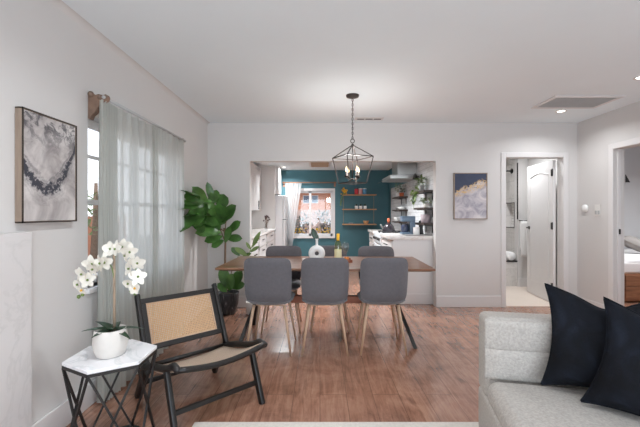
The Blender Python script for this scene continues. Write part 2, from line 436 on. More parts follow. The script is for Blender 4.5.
# ------------------------------------------------------------------ setting
H = 2.44; HK = 2.25; YB = 4.77; YB2 = 4.89; XL = -1.49; XR = 3.41
struct(MB().box(-1.64, 3.53, -2.6, YB+.03, -.1, 0).build('floor', 'floor'))
struct(MB().box(-1.64, 1.72, YB+.03, 8.5, -.1, 0).build('floor_kitchen', 'floor'))
struct(MB().box(1.72, 3.65, YB+.03, 7.0, -.1, .004).build('floor_bathroom', 'tilefloor'))
struct(MB().box(3.53, 7.0, 1.5, 7.0, -.1, 0).build('floor_bedroom', 'floor'))
struct(MB().box(-1.64, 3.53, -2.6, YB2, H, H+.12).build('ceiling', 'ceil'))
struct(MB().box(-1.7, 1.72, YB2, 8.5, HK, HK+.12).build('ceiling_kitchen', 'ceil'))
struct(MB().box(1.72, 3.65, YB2, 7.0, H, H+.12).build('ceiling_bathroom', 'ceil'))
struct(MB().box(3.53, 7.0, 1.5, 7.0, H, H+.12).build('ceiling_bedroom', 'ceil'))
WY0, WY1, WZ0, WZ1 = 2.31, 3.80, .76, 1.88
wall_y('wall_left', 'wall', XL-.15, XL, -2.6, YB, 0, H, [(WY0, WY1, WZ0, WZ1)])
wall_x('wall_back', 'wall', XL-.15, XR, YB, YB2, 0, H, [(-.93, 1.537, 0, 1.936), (2.46, 3.22, 0, 1.982)])
wall_y('wall_right', 'wall', XR, XR+.12, -2.6, YB2, 0, H, [(3.30, 4.175, 0, 1.985)])
wall_x('wall_behind', 'wall', XL-.15, XR+.12, -2.72, -2.6, 0, H, [(-1.1, 3.0, .25, 2.2)])
# kitchen shell
wall_y('wall_kitchen_left', 'wall', -1.70, -1.58, YB2, 8.5, 0, HK)
wall_x('wall_kitchen_return', 'wall', -1.58, -.955, 7.65, 7.70, 0, HK)
wall_x('wall_kitchen_back', 'teal', -1.70, 1.72, 8.40, 8.52, 0, HK, [(-.74, .30, .72, 1.77)])
wall_y('wall_kitchen_right', 'teal', 1.60, 1.72, YB2, 8.5, 0, HK)
struct(MB().box(1.588, 1.60, YB2, 8.05, .90, 1.80).box(1.588, 1.60, YB2, 6.5, 1.80, HK).build('wall_kitchen_tiling', 'tile'))
# bathroom shell
wall_x('wall_bathroom_end', 'wall', 3.35, 3.65, 6.10, 6.20, 0, H)
wall_y('wall_bathroom_right', 'wall', 3.53, 3.65, YB2, 6.10, 0, H)
wall_y('wall_bathroom_left', 'wall', 1.72, 1.84, YB2, 7.0, 0, H)
wall_x('wall_bathroom_back', 'bathtile', 1.84, 3.35, 6.88, 7.0, 0, H)
m = MB()
for a, b, c, d in rects(6.2, 6.88, 0, H, [(6.2, 6.48, 1.0, 1.42)]): m.box(3.35, 3.47, a, b, c, d)
m.box(3.35, 3.47, 6.2, 6.205, 0, H)
struct(m.build('wall_bathroom_alcove', 'bathtile'))
# bedroom shell
wall_x('wall_bedroom_back', 'wallb', 3.53, 7.0, 6.4, 6.5, 0, H)
wall_y('wall_bedroom_right', 'wallb', 6.9, 7.0, 1.5, 6.4, 0, H, [(2.0, 4.5, .8, 2.1)])
wall_x('wall_bedroom_front', 'wallb', 3.53, 7.0, 1.4, 1.5, 0, H)

# cove between left wall and ceiling
R = .045; m = MB()
def cove(a, b):
    an = PI/2*a
    return (XL+R-R*math.cos(an)-.001, -2.6+b*(YB+2.6), H-R+R*math.sin(an)+.001)
m.grid(cove, 10, 1)
struct(m.build('trim_cove', 'wall'))

# baseboards
def baseb(name, x0, x1, y0, y1, h=.15):
    return struct(MB().box(x0, x1, y0, y1, 0.0, h).build(name, 'trim', bevel=.006))
baseb('baseboard_left', XL, XL+.016, 1.82, YB)
baseb('baseboard_back', XL+.016, -.93, YB-.016, YB)
baseb('baseboard_center', 1.537, 2.395, YB-.016, YB)
baseb('baseboard_corner', 3.285, XR-.016, YB-.016, YB)
baseb('baseboard_right', XR-.016, XR, 4.24, YB)
baseb('baseboard_bathroom', 3.35, 3.53, 6.084, 6.10)
baseb('baseboard_alcove', 3.514, 3.53, YB2, 6.084)
# casings
m = MB()
m.box(2.395, 2.46, YB-.014, YB, 0, 2.047).box(3.22, 3.285, YB-.014, YB, 0, 2.047).box(2.46, 3.22, YB-.014, YB, 1.982, 2.047)
struct(m.build('trim_1', 'trim', bevel=.005))
m = MB()
m.box(XR-.016, XR, 4.175, 4.245, 0, 2.055).box(XR-.016, XR, 3.23, 3.30, 0, 2.055).box(XR-.016, XR, 3.30, 4.175, 1.985, 2.055)
tr2 = struct(m.build('trim_2', 'trim', bevel=.006))
m = MB()  # door stop strip inside the bedroom jamb
m.box(3.445, 3.48, 4.163, 4.175, 0, 1.985)
struct(m.build('trim_3', 'trim', bevel=.003))
MB().box(3.455, 3.475, 4.158, 4.163, 1.0, 1.06).build('strike_plate', 'blackmetal', tr2)
mm = MB(); mm.prism([(0, 0), (.05, 0), (0, .09)], 0, .01, Matrix.Translation((3.535, 4.17, 1.60)) @ Matrix.Rotation(PI/2, 4, 'X'))
mm.build('hinge', 'blackmetal', tr2)
# unseen window added behind the camera to justify the frontal fill light
m = MB()
for x in (-1.1, .27, 1.63, 2.95): m.box(x, x+.05, -2.69, -2.63, .25, 2.2)
m.box(-1.1, 3.0, -2.69, -2.63, .25, .30).box(-1.1, 3.0, -2.69, -2.63, 2.15, 2.2)
struct(m.build('added_window', 'trim'))

# left window
m = MB()
fx0, fx1 = XL-.12, XL-.07
m.box(fx0, fx1, WY0, WY1, WZ0, WZ0+.05).box(fx0, fx1, WY0, WY1, WZ1-.05, WZ1)
for y in (WY0, 2.31+.72, WY1-.05): m.box(fx0, fx1, y, y+.05, WZ0, WZ1)
m.box(fx0+.01, fx1-.01, WY0, WY1, 1.30, 1.335).box(fx0+.01, fx1-.01, WY0, WY1, 1.62, 1.64)
w1 = struct(m.build('window_1', 'trim', bevel=.004))
MB().box(XL-.10, XL-.095, WY0, WY1, WZ0, WZ1).build('pane', 'glass', w1)
MB().box(XL-.15, XL+.03, WY0-.03, WY1+.03, WZ0-.03, WZ0).build('window_sill', 'trim', w1, bevel=.004)
# kitchen window
m = MB(); kx0, kx1, kz0, kz1 = -.74, .30, .72, 1.77
m.box(kx0, kx1, 8.43, 8.48, kz0, kz0+.05).box(kx0, kx1, 8.43, 8.48, kz1-.05, kz1)
for x in (kx0, -.255, kx1-.05): m.box(x, x+.05, 8.43, 8.48, kz0, kz1)
w2 = struct(m.build('window_2', 'trim'))
MB().box(kx0, kx1, 8.452, 8.456, kz0, kz1).build('pane', 'glass', w2)
m = MB()
m.box(kx0-.05, kx1+.05, 8.385, 8.40, kz1, kz1+.055).box(kx0-.05, kx1+.05, 8.37, 8.40, kz0-.055, kz0)
m.box(kx0-.05, kx0, 8.385, 8.40, kz0, kz1).box(kx1, kx1+.05, 8.385, 8.40, kz0, kz1)
m.build('window_casing', 'trim', w2)

# marble chimney panel by the left wall
tag(MB().box(XL+.002, -1.45, .2, 1.812, 0, 1.147).build('marble_slab', 'slab', bevel=.003),
    'pale veined marble slab against the left wall below the grey painting', 'marble slab')

# ------------------------------------------------------------------ outdoors
struct(MB().box(-14, 14, -14, 24, -.35, -.2).build('ground', 'concrete'))
hs = thing('neighbour_house', 'peach stucco house seen through the kitchen window', 'house', (0, 14, -.2))
MB().box(-5, 4.5, 0, 4, 0, 4.2).build('wall', 'peach', hs)
MB().box(-5, 4.5, -.12, -.001, 0, 1.58).build('lower_wall', 'pinkst', hs)
m = MB().box(-5.2, 4.7, -.30, -.001, 2.28, 2.36); m.build('balcony_edge', 'pinkst', hs)
for x0 in (-.66, -.33):
    a = MB().box(x0, x0+.26, -.03, -.001, 1.84, 2.14).build('window_frame', 'trim', hs)
    MB().box(x0+.02, x0+.24, -.036, -.031, 1.86, 2.12).build('window', 'darkglass' if x0 < -.5 else 'bluegrey', a)
MB().box(-5.3, 4.8, -.8, 4.2, 4.2, 4.4).build('roof', 'pinkst', hs)
gw = MB().box(-7.2, -7.0, 3, 13, -.2, 1.15).build('garden_wall', 'peach')
tag(gw, 'low peach garden wall outside the curtained window', 'wall')
def shrub(name, loc, r, h, mat, label, n, group=None, ls=.07, cat='shrub'):
    t = thing(name, label, cat, loc, 0, group)
    st = MB(); lf = MB()
    for k in range(9):
        a = random.uniform(0, 2*PI); e = random.uniform(.3, 1)*r
        top = (e*math.cos(a), e*math.sin(a), h*random.uniform(.6, 1))
        st.tube([(0, 0, 0), (top[0]*.4, top[1]*.4, top[2]*.5), top], [.012, .008, .004], 5)
        for q in range(n//9):
            f = random.uniform(.25, 1); p = Vector(top)*f+Vector([random.gauss(0, r*.22) for _ in range(3)])
            d = Vector((random.gauss(0, 1), random.gauss(0, 1), random.uniform(-.2, 1)))
            lf.leaf(p, d, ls*random.uniform(.7, 1.3), ls*.45, curl=.2)
    st.build('stem', 'bark', t); lf.build('foliage', mat, t)
    return t
shrub('garden_shrub', (-.55, 10.0, -.2), .38, 1.45, 'leafgrey', 'silver grey shrub outside left of the kitchen window bar', 800, 'shrubs outside the kitchen window', .12)
shrub('garden_shrub', (.17, 10.3, -.2), .36, 1.6, 'leafgrey', 'silver grey shrub outside right of the kitchen window bar', 800, 'shrubs outside the kitchen window', .12)
fb = shrub('flower_bed', (-.25, 9.3, -.2), .40, .95, 'leafol', 'low bed of yellow flowers under the kitchen window', 300, ls=.05, cat='flowers')
m = MB()
for k in range(90): m.sphere((random.uniform(-.55, .55), random.uniform(-.2, .2), random.uniform(.82, 1.06)), .02, 6, 4)
m.build('blossom', 'yellow', fb)
tr = thing('garden_tree', 'leafy tree outside the left window beside the curtain edge', 'tree', (-5.6, 8.9, -.2))
m = MB().tube([(0, 0, 0), (.05, 0, 1.2), (0, .1, 2.2)], [.1, .07, .04], 8); m.build('trunk', 'bark', tr)
m = MB()
for k in range(600):
    a = random.uniform(0, 2*PI); rr = .7*math.sqrt(random.random()); z = random.uniform(.9, 2.0)
    m.leaf((rr*math.cos(a), rr*math.sin(a), z), (random.gauss(0, 1), random.gauss(0, 1), random.gauss(0, .6)), .13, .06)
m.build('foliage', 'leafol', tr)

# ------------------------------------------------------------------ left wall things
a = thing('framed_painting', 'grey and charcoal swirl painting in a wooden frame on the left wall', 'painting', (XL, 0, 0))
y0, y1, z0, z1 = 1.755, 2.15, 1.193, 1.762
m = MB(); m.box(.002, .038, y0, y0+.008, z0, z1).box(.002, .038, y1-.008, y1, z0, z1).box(.002, .038, y0, y1, z0, z0+.008).box(.002, .038, y0, y1, z1-.008, z1)
m.build('frame', 'framewood', a, bevel=.001)
m = MB().box(0.036, .0395, y0, y0+.008, z0, z1).box(.036, .0395, y1-.008, y1, z0, z1).box(.036, .0395, y0, y1, z0, z0+.007).box(.036, .0395, y0, y1, z1-.007, z1)
m.build('frame_edge', 'bronze', a)
cw, ch = y1-y0-.018, z1-z0-.018
cv = MB().box(0, cw, 0, ch, 0, .03).build('canvas', mk_art1(cw, ch), a)
# local x -> world -Y? keep left edge at the near side: local x along +Y, local y along Z, local z along +X
cv.matrix_local = Matrix(((0, 0, 1, .004), (1, 0, 0, y0+.009), (0, 1, 0, z0+.009), (0, 0, 0, 1)))

# curtain rod + brackets + curtains
XC = -1.385
rod = thing('curtain_rod', 'slim grey curtain rod with carved brown brackets above the left window', 'curtain rod', (0, 0, 0))
MB().tube([(XC, 2.30, 1.985), (XC, 3.70, 1.985)], .011, 10).build('rod', 'ventgrey', rod)
for yy, sc in ((2.33, .80), (3.66, .7)):
    prof = [(0, -.17), (.015, -.175), (.03, -.14), (.055, -.12), (.075, -.085), (.11, -.06), (.14, -.03), (.155, .005), (.145, .028), (.12, .02), (.085, .028), (.055, .02), (.02, .045), (0, .04)]
    m = MB(); m.prism([(p[0]*sc, p[1]*sc) for p in prof], -.022, .022, Matrix.Translation((XL, yy, 1.985)) @ Matrix.Rotation(PI/2, 4, 'X'))
    m.sphere((XL+.02, yy-.02, 2.005), .02, 8, 6); m.sphere((XL+.09*sc, yy-.02, 1.985), .014, 8, 6)
    m.build('bracket', 'burl', rod, bevel=.006)
def curtain(name, label, x, ya, yb, z0, z1, folds, amp, mat, top_y=None, axis='Y', dens=None, group=None):
    ta, tb = top_y or (ya, yb)
    def fn(u, v):
        w = (dens(u) if dens else u)
        y = (ta+(tb-ta)*w)*v+(ya+(yb-ya)*w)*(1-v)
        am = amp*(.55+.45*(1-v))
        off = am*math.sin(u*folds*2*PI+.6*math.sin(v*3+u*9))+am*.35*math.sin(u*folds*4.3*PI+2)
        z = z0+(z1-z0)*v
        return (x+off, y, z) if axis == 'Y' else (y, x+off, z)
    m = MB().grid(fn, int(folds*12), 14)
    o = m.build(name, mat)
    return tag(o, label, 'curtain', group)
def d1(u): return .25*(u/.6) if u < .6 else .25+.75*((u-.6)/.4)
def d2(u): return .12*(u/.3) if u < .3 else (.12+.80*((u-.3)/.5) if u < .8 else .92+.08*((u-.8)/.2))
curtain('sheer_curtain', 'sage sheer curtain panel gathered at its near end, behind the orchid', XC-.008, 2.285, 3.02, .03, 1.965, 13, .026, 'sheer', dens=d1, group='sheer curtains on the left window')
curtain('sheer_curtain', 'sage sheer curtain panel nearer the fiddle leaf fig', XC, 2.98, 3.64, .03, 1.975, 9, .020, 'sheer', dens=d2, group='sheer curtains on the left window')

# ------------------------------------------------------------------ side table
TX, TY, TZ = -1.088, 1.885, .508
st = thing('side_table', 'hexagonal white marble side table on black geometric wire legs', 'side table', (TX, TY, 0), math.radians(2))
hexp = lambda r, off=0: [(r*math.cos(math.radians(30+60*k+off)), r*math.sin(math.radians(30+60*k+off))) for k in range(6)]
MB().prism(hexp(.216), TZ-.018, TZ).build('table_top', 'marble', st, bevel=.003)
m = MB(); hp = hexp(.210)
for k in range(6):
    p, q = hp[k], hp[(k+1) % 6]
    m.bar((p[0], p[1], TZ-.026), (q[0], q[1], TZ-.026), .012, .014)
m.build('top_rim', 'blackmetal', st)
m = MB()
for k in range(6):
    p, q = hp[k], hp[(k+1) % 6]
    m.bar((p[0], p[1], .007), (q[0], q[1], .007), .012, .014)
m.build('base_ring', 'blackmetal', st)
for k in range(6):
    p = hp[k]
    for q in (hp[(k+1) % 6], hp[(k-1) % 6]):
        MB().bar((p[0], p[1], TZ-.03), (q[0], q[1], .01), .010).build('leg', 'blackmetal', st)
# ------------------------------------------------------------------ orchid
oc = Vector((-1.085, 1.865, TZ))
orc = thing('potted_orchid', 'white orchid in a rounded white pot on the marble side table', 'orchid', oc)
m = MB().lathe([(.055, 0), (.066, .005), (.078, .04), (.082, .07), (.080, .10), (.074, .135), (.070, .138), (.068, .12), (.0001, .118)], 32)
m.build('pot', 'potwhite', orc)
MB().lathe([(.0001, .122), (.067, .12), (.067, .118)], 24).build('soil', 'soil', orc)
sx = .02
MB().tube([(sx, 0, .12), (sx-.002, 0, .55)], .0065, 8).build('stake', 'stake', orc)
def spray(pts, n, side):
    P = [Vector(p) for p in pts]
    def bez(t):
        k = len(P)-1; f = t*k; i = min(int(f), k-1); g = f-i
        p0 = P[max(i-1, 0)]; p1 = P[i]; p2 = P[i+1]; p3 = P[min(i+2, k)]
        return .5*((2*p1)+(-p0+p2)*g+(2*p0-5*p1+4*p2-p3)*g*g+(-p0+3*p1-3*p2+p3)*g**3)
    MB().tube([bez(i/16) for i in range(17)], .0028, 6).build('flower_stem', 'leafol', orc)
    for i in range(n):
        t_ = .28+.72*i/(n-1) if n > 1 else .5
        p = bez(t_); sgn = 1 if i % 2 else -1
        c = p+Vector((sgn*.020, -.02+random.uniform(-.015, .01), random.uniform(-.004, .02)))
        f = MB()
        face = Vector((random.uniform(-.9, .9)+sgn*.3, -1, random.uniform(-.6, .3))).normalized()
        ref = Vector((0, 0, 1)); ref = (ref-face*ref.dot(face)).normalized(); sd = face.cross(ref)
        sz = .034*(1.15 if i < n-2 else .8)
        for q in range(5):
            an = 2*PI*q/5+PI/2+random.uniform(-.15, .15); wd = .036 if q in (1, 4) else .026
            d = ref*math.sin(an)+sd*math.cos(an)
            f.leaf(c, d+face*.25, sz*random.uniform(.95, 1.3), wd*random.uniform(.9, 1.2), up=face, curl=random.uniform(-.1, .3), fold=.12, tip=.85, rnd=.55)
        fo = f.build('flower', 'petal', orc)
        MB().sphere(tuple(c+face*.006), .006, 6, 5).build('flower_heart', 'yellow' if i == n-1 else 'leafol', fo)
    for q in range(2):
        p = bez(1)+Vector((.01*(q*2-1)*side, -.005, -.012-.012*q))
        MB().sphere(tuple(p), .009, 8, 6, (1, 1, 1.2)).build('bud', 'leafol', orc)
spray([(sx, 0, .40), (sx+.005, 0, .53), (.06, -.01, .545), (.125, -.02, .50), (.15, -.03, .42), (.135, -.03, .35)], 10, 1)
spray([(sx, 0, .36), (sx-.01, -.01, .46), (-.035, -.02, .485), (-.075, -.03, .455), (-.105, -.03, .39), (-.125, -.04, .335)], 8, -1)
for an, L, el in ((200, .13, .45), (160, .12, .7), (20, .14, .3), (340, .12, .1), (250, .11, .35), (100, .11, .5), (300, .10, .8)):
    a_ = math.radians(an)
    MB().leaf((.01, 0, .125), (math.cos(a_), math.sin(a_), el), L, .045, curl=.35, fold=.2).build('leaf', 'leafdark', orc, solid=.002)

# ------------------------------------------------------------------ lounge chair (local x = width, local y = forwards, origin centre of feet)
rf = Vector((-.358, 2.343)); lf_ = Vector((-.78, 1.976)); lb = Vector((-1.254, 2.433)); rb = Vector((-.832, 2.80))
cen = (rf+lf_+lb+rb)/4
lc = thing('lounge_chair', 'low black framed lounge chair with cane back and woven seat', 'lounge chair', (cen.x, cen.y, 0), math.radians(-134.5))
# forward = local +Y ; heading -46.5deg => rz = -46.5-90 ; local +X is then chair's own left-hand... width symmetrical
lc.rotation_euler[2] = math.radians(-46.5-90)
HW = .28; D = .33          # half width, half depth of feet
def side(sx):
    x = sx*HW
    MB().bar((x, D-.14, .345), (x, D, .0), .030, .045, up=(0, 1, 0)).build('leg', 'blackwood', lc, bevel=.008)
    MB().bar((x, -D+.20, .30), (x, -D, .0), .030, .045, up=(0, 1, 0)).build('leg', 'blackwood', lc, bevel=.008)
    r = MB().tube([(x, D+.035, .395), (x, D-.03, .40), (x, D-.10, .368), (x, D-.16, .345), (x, -.0, .305), (x, -D+.19, .262), (x, -D+.12, .235)],
                  [.018, .022, .020, .022, .021, .022, .018], 10)
    r.build('side_rail', 'blackwood', lc)
    MB().bar((x, -D+.215, .22), (x, -D-.005, .69), .030, .042, up=(0, 1, 0)).build('back_post', 'blackwood', lc, bevel=.008)
for s_ in (-1, 1): side(s_)
m = MB()
def sag(u): return .012*math.sin(PI*u)
m.tube([(-HW+.56*u, D+.025-.0*u, .395-.035*math.sin(PI*u)) for u in [i/10 for i in range(11)]], .017, 10)
m.build('front_rail', 'blackwood', lc)
MB().tube([(-HW, -D+.17, .255), (HW, -D+.17, .255)], .015, 8).build('rear_rail', 'blackwood', lc)
MB().bar((-HW, D-.052, .128), (HW, D-.052, .128), .022, .03).build('stretcher', 'blackwood', lc, bevel=.006)
MB().bar((-HW, -D+.08, .12), (HW, -D+.08, .12), .022, .03).build('stretcher', 'blackwood', lc, bevel=.006)
def seatf(u, v):
    y = D+.02-v*(2*D-.17); z0_ = .405-.15*v-.03*math.sin(PI*v)
    return (-HW+.012+(2*HW-.024)*u, y, z0_-.035*math.sin(PI*u)*(1-.3*v))
MB().grid(seatf, 12, 14).build('woven_seat', 'weave', lc, solid=.012)
# back: inclined frame in its own plane
bmx = Matrix.Translation((0, -D+.155, .335))
ang = math.atan2(.22, .47)
up_ = Vector((0, -math.sin(ang), math.cos(ang)))
B = Matrix(((1, 0, 0, 0), (0, up_.y, math.cos(ang), -D+.150), (0, up_.z, math.sin(ang), .345), (0, 0, 0, 1)))  # local x, local y=up along back, local z = forward normal
bf = MB(); bw = HW-.012; bh = .345
bf.box(-bw, bw, 0, .035, -.012, .012).box(-bw, bw, bh-.035, bh, -.012, .012).box(-bw, -bw+.035, .035, bh-.035, -.012, .012).box(bw-.035, bw, .035, bh-.035, -.012, .012)
o = bf.build('back_frame', 'blackwood', lc, bevel=.004); o.matrix_local = B
o = MB().box(-bw+.03, bw-.03, .03, bh-.03, .0, .001).build('cane_panel', 'cane', lc); o.matrix_local = B
o = MB().box(-bw+.035, bw-.035, .035, .043, .0, .006).box(-bw+.035, bw-.035, bh-.043, bh-.035, 0, .006).box(-bw+.035, -bw+.043, .043, bh-.043, 0, .006).box(bw-.043, bw-.035, .043, bh-.043, 0, .006).build('cane_edge', 'legwood', lc); o.matrix_local = B

# ------------------------------------------------------------------ dining chairs
def shell_back(m):
    def outline(u, v):  # rounded rectangle via superellipse mapping of unit square
        x = 2*u-1; z = 2*v-1
        k = 7.0
        r = (abs(x)**k+abs(z)**k)**(1/k); mx = max(abs(x), abs(z))
        f = mx/r if r > 1e-6 else 1
        return x*f, z*f
    HWc, HH, cz = .207, .205, .658
    nu = nv = 16
    def pos(u, v, s_):
        x, z = outline(u, v)
        e = max(abs(2*u-1), abs(2*v-1))
        th = .024*(1-e**6)**.5 if e < 1 else 0
        taper = 1-.035*(-z if z < 0 else 0)
        y = -.245-.03*z+.035*(x*x)*(1)+(.02*(z < -.6)*(-z-.6)*2.5)
        return (x*HWc*taper, y+s_*(th+.002), cz+z*HH)
    a = MB()
    m.grid(lambda u, v: pos(u, v, -1), nu, nv)
    m.grid(lambda u, v: pos(u, v, 1), nu, nv)
    ring = [(i/nu, 0) for i in range(nu)]+[(1, j/nv) for j in range(nv)]+[(1-i/nu, 1) for i in range(nu)]+[(0, 1-j/nv) for j in range(nv)]
    vs = [pos(u, v, -1) for u, v in ring]+[pos(u, v, 1) for u, v in ring]; n = len(ring)
    m.add(vs, [(i, (i+1) % n, n+(i+1) % n, n+i) for i in range(n)], True)
    return m
def shell_seat(m):
    nu = nv = 14
    def pos(u, v, s_):
        x = 2*u-1; y = 2*v-1; k = 6.0
        r = (abs(x)**k+abs(y)**k)**(1/k); mx = max(abs(x), abs(y)); f = mx/r if r > 1e-6 else 1
        e = mx; th = (.034 if s_ > 0 else .026)*(1-e**8)**.5 if e < 1 else 0
        return (x*f*.205, y*f*.215-.005, .455+s_*th+.012*x*x+.02*max(0, -y-.5))
    m.grid(lambda u, v: pos(u, v, -1), nu, nv); m.grid(lambda u, v: pos(u, v, 1), nu, nv)
    return m
dc = thing('dining_chair', 'grey upholstered dining chair, leftmost of the near row', 'dining chair', (-.445, 3.335, 0), math.radians(-2), 'grey dining chairs around the table')
shell_back(MB()).build('backrest', 'chairfab', dc)
shell_seat(MB()).build('seat', 'chairfab', dc)
MB().box(-.12, .12, -.13, .13, .418, .436).build('seat_frame', 'legwood', dc, bevel=.004)
for sx_, sy_ in ((-1, -1), (1, -1), (-1, 1), (1, 1)):
    MB().tube([(sx_*.135, sy_*.155, .43), (sx_*.20, sy_*.205, 0)], [.0145, .0085], 10).build('leg', 'legwood', dc)
dup(dc, (.040, 3.335, 0), math.radians(1), 'grey upholstered dining chair in the middle of the near row')
dup(dc, (.560, 3.345, 0), math.radians(-1), 'grey upholstered dining chair, rightmost of the near row, beside the table end')
dup(dc, (-.412, 3.93, 0), PI+.03, 'grey upholstered dining chair across the table, far left by the kitchen opening')
dup(dc, (.105, 3.97, 0), PI, 'grey upholstered dining chair across the table, behind the vase and bottle')
dup(dc, (.640, 3.91, 0), PI-.02, 'grey upholstered dining chair across the table, far right facing the camera')

# ------------------------------------------------------------------ dining table
tb = thing('dining_table', 'long walnut dining table on splayed black metal legs', 'dining table', (.052, 3.665, 0), math.radians(-1.8))
m = MB(); hw, hd = .985, .455
m.box(-hw, hw, -hd, hd, .732, .75)
o = m.build('table_top', 'tabletop', tb, bevel=.003)
m = MB(); vs = [(-hw, -hd, .732), (hw, -hd, .732), (hw, hd, .732), (-hw, hd, .732), (-hw+.06, -hd+.06, .715), (hw-.06, -hd+.06, .715), (hw-.06, hd-.06, .715), (-hw+.06, hd-.06, .715)]
m.add(vs, [(0, 1, 5, 4), (1, 2, 6, 5), (2, 3, 7, 6), (3, 0, 4, 7), (4, 5, 6, 7)]).build('chamfer', 'tabletop', tb)
MB().box(-.74, .74, -.035, .035, .335, .405).build('stretcher', 'traywood', tb, bevel=.004)
for sx_ in (-1, 1):
    for sy_ in (-1, 1):
        MB().bar((sx_*(.835 if sx_ > 0 else .80), sy_*.34, .0), (sx_*.60, -sy_*.30, .715), .03, .045, up=(0, 1, 0)).build('leg', 'blackmetal', tb)
    MB().box(sx_*.6-.03, sx_*.6+.03, -.34, .34, .705, .716).build('leg_plate', 'blackmetal', tb)
ZT = .751
# vase with leaf
vp = at(316.8, 0, 3.62); vs_ = thing('ring_vase', 'white ring shaped vase with a green leaf on the table', 'vase', (vp.x, 3.62, ZT))
m = MB().torus(.052, .032, Matrix.Translation((0, 0, .088)) @ Matrix.Rotation(PI/2, 4, 'X') @ Matrix.Diagonal((1, 1, .85, 1)), 32, 14)
m.lathe([(.035, 0), (.037, .006), (.030, .016), (.022, .02)], 20)
m.lathe([(.017, .15), (.0135, .17), (.013, .22), (.018, .235), (.015, .236), (.011, .22)], 20)
m.build('body', 'ceramic', vs_)
m = MB(); m.leaf((0, 0, .21), (-.35, .05, 1), .14, .06, up=(0, -1, 0), curl=.05, tip=1.2).leaf((0, 0, .21), (.15, 0, 1), .07, .04, up=(0, -1, .2), curl=.1)
m.build('leaf', 'leafdark', vs_, solid=.004)
# tray and things on it
tp = at(337, 0, 3.66)
ty = thing('serving_tray', 'small reddish wood serving tray on the dining table', 'tray', (tp.x+.01, 3.66, ZT), 0)
m = MB().box(-.14, .14, -.08, .08, 0, .008); m.build('base', 'traywood', ty)
MB().box(-.14, .14, -.08, -.072, .008, .028).box(-.14, .14, .072, .08, .008, .028).box(-.14, -.132, -.072, .072, .008, .028).box(.132, .14, -.072, .072, .008, .028).build('rim', 'traywood', ty)
bo = thing('wine_bottle', 'white wine bottle with a yellow cap and label on the tray', 'bottle', (at(338, 0, 3.66).x, 3.65, ZT+.009))
MB().lathe([(.0001, .002), (.034, 0), (.037, .006), (.037, .155), (.030, .185), (.0155, .21), (.0135, .215)], 24).build('body', 'wine', bo)
MB().lathe([(.0375, .03), (.0376, .031), (.0376, .115), (.0375, .116)], 24).build('label', 'cream', bo)
MB().lathe([(.015, .205), (.0155, .21), (.0145, .275), (.0001, .276)], 16).build('cap', 'yellow', bo)
wg = thing('wine_glass', 'clear stemmed wine glass on the tray beside the bottle', 'wine glass', (at(345.5, 0, 3.66).x, 3.68, ZT+.009))
MB().lathe([(.030, 0), (.030, .002), (.004, .006), (.0035, .06), (.020, .085), (.034, .12), (.036, .14), (.031, .175), (.030, .175), (.035, .14), (.033, .12), (.019, .088), (.0001, .07)], 24).build('bowl', 'glassware', wg)
ca = thing('votive_candle', 'small amber glass votive on the right of the tray', 'candle', (at(346.5, 0, 3.62).x, 3.60, ZT+.009))
MB().lathe([(.0001, .001), (.02, 0), (.023, .045), (.021, .045), (.018, .006), (.0001, .006)], 20).build('holder', 'amber', ca)
MB().lathe([(.0001, .03), (.0175, .03), (.0175, .006)], 16).build('wax', 'cream', ca)
bw_ = MB().lathe([(.022, 0), (.026, .004), (.036, .035), (.034, .036), (.024, .008), (.0001, .007)], 24).build('small_bowl', 'ceramic', loc=(at(305.5, 0, 3.6).x, 3.6, ZT))
tag(bw_, 'small white bowl left of the ring vase', 'bowl')

# ------------------------------------------------------------------ fiddle leaf fig
fp = Vector((at(227.5, 0, 4.46).x, 4.47, 0))
fg = thing('fiddle_leaf_fig', 'tall fiddle leaf fig in a dark streaked pot in the corner', 'potted plant', fp)
MB().lathe([(.085, 0), (.095, .006), (.128, .12), (.138, .24), (.140, .265), (.133, .268), (.128, .23), (.0001, .228)], 32).build('pot', 'darkpot', fg)
MB().lathe([(.0001, .234), (.127, .23), (.127, .226)], 24).build('soil', 'soil', fg)
def tp_(px, py, dy=0):   # point in the plant's own frame at depth Y = fp.y+dy
    return at(px, py, fp.y+dy)-fp
MB().tube([tp_(226, 292)*1.0, tp_(225, 262), tp_(225.5, 240), tp_(224, 228)], [.016, .013, .012, .010], 8).build('trunk', 'bark', fg)
br = MB()
ctr = {}
def limb(a, b, c):
    br.tube([tp_(*a), tp_(*b), tp_(*c)], [.008, .006, .004], 6)
limb((224.5, 240), (215, 215), (203, 200, -.2)); limb((224.5, 238), (226, 222), (228, 208, .0)); limb((224.5, 242), (228, 234), (235, 228, -.05)); limb((225, 232), (212, 222, -.05), (198, 218, -.32))
br.tube([tp_(228, 287), tp_(232, 270), tp_(240, 252, .0)], [.006, .005, .003], 6)
br.build('branch', 'bark', fg)
big = MB()
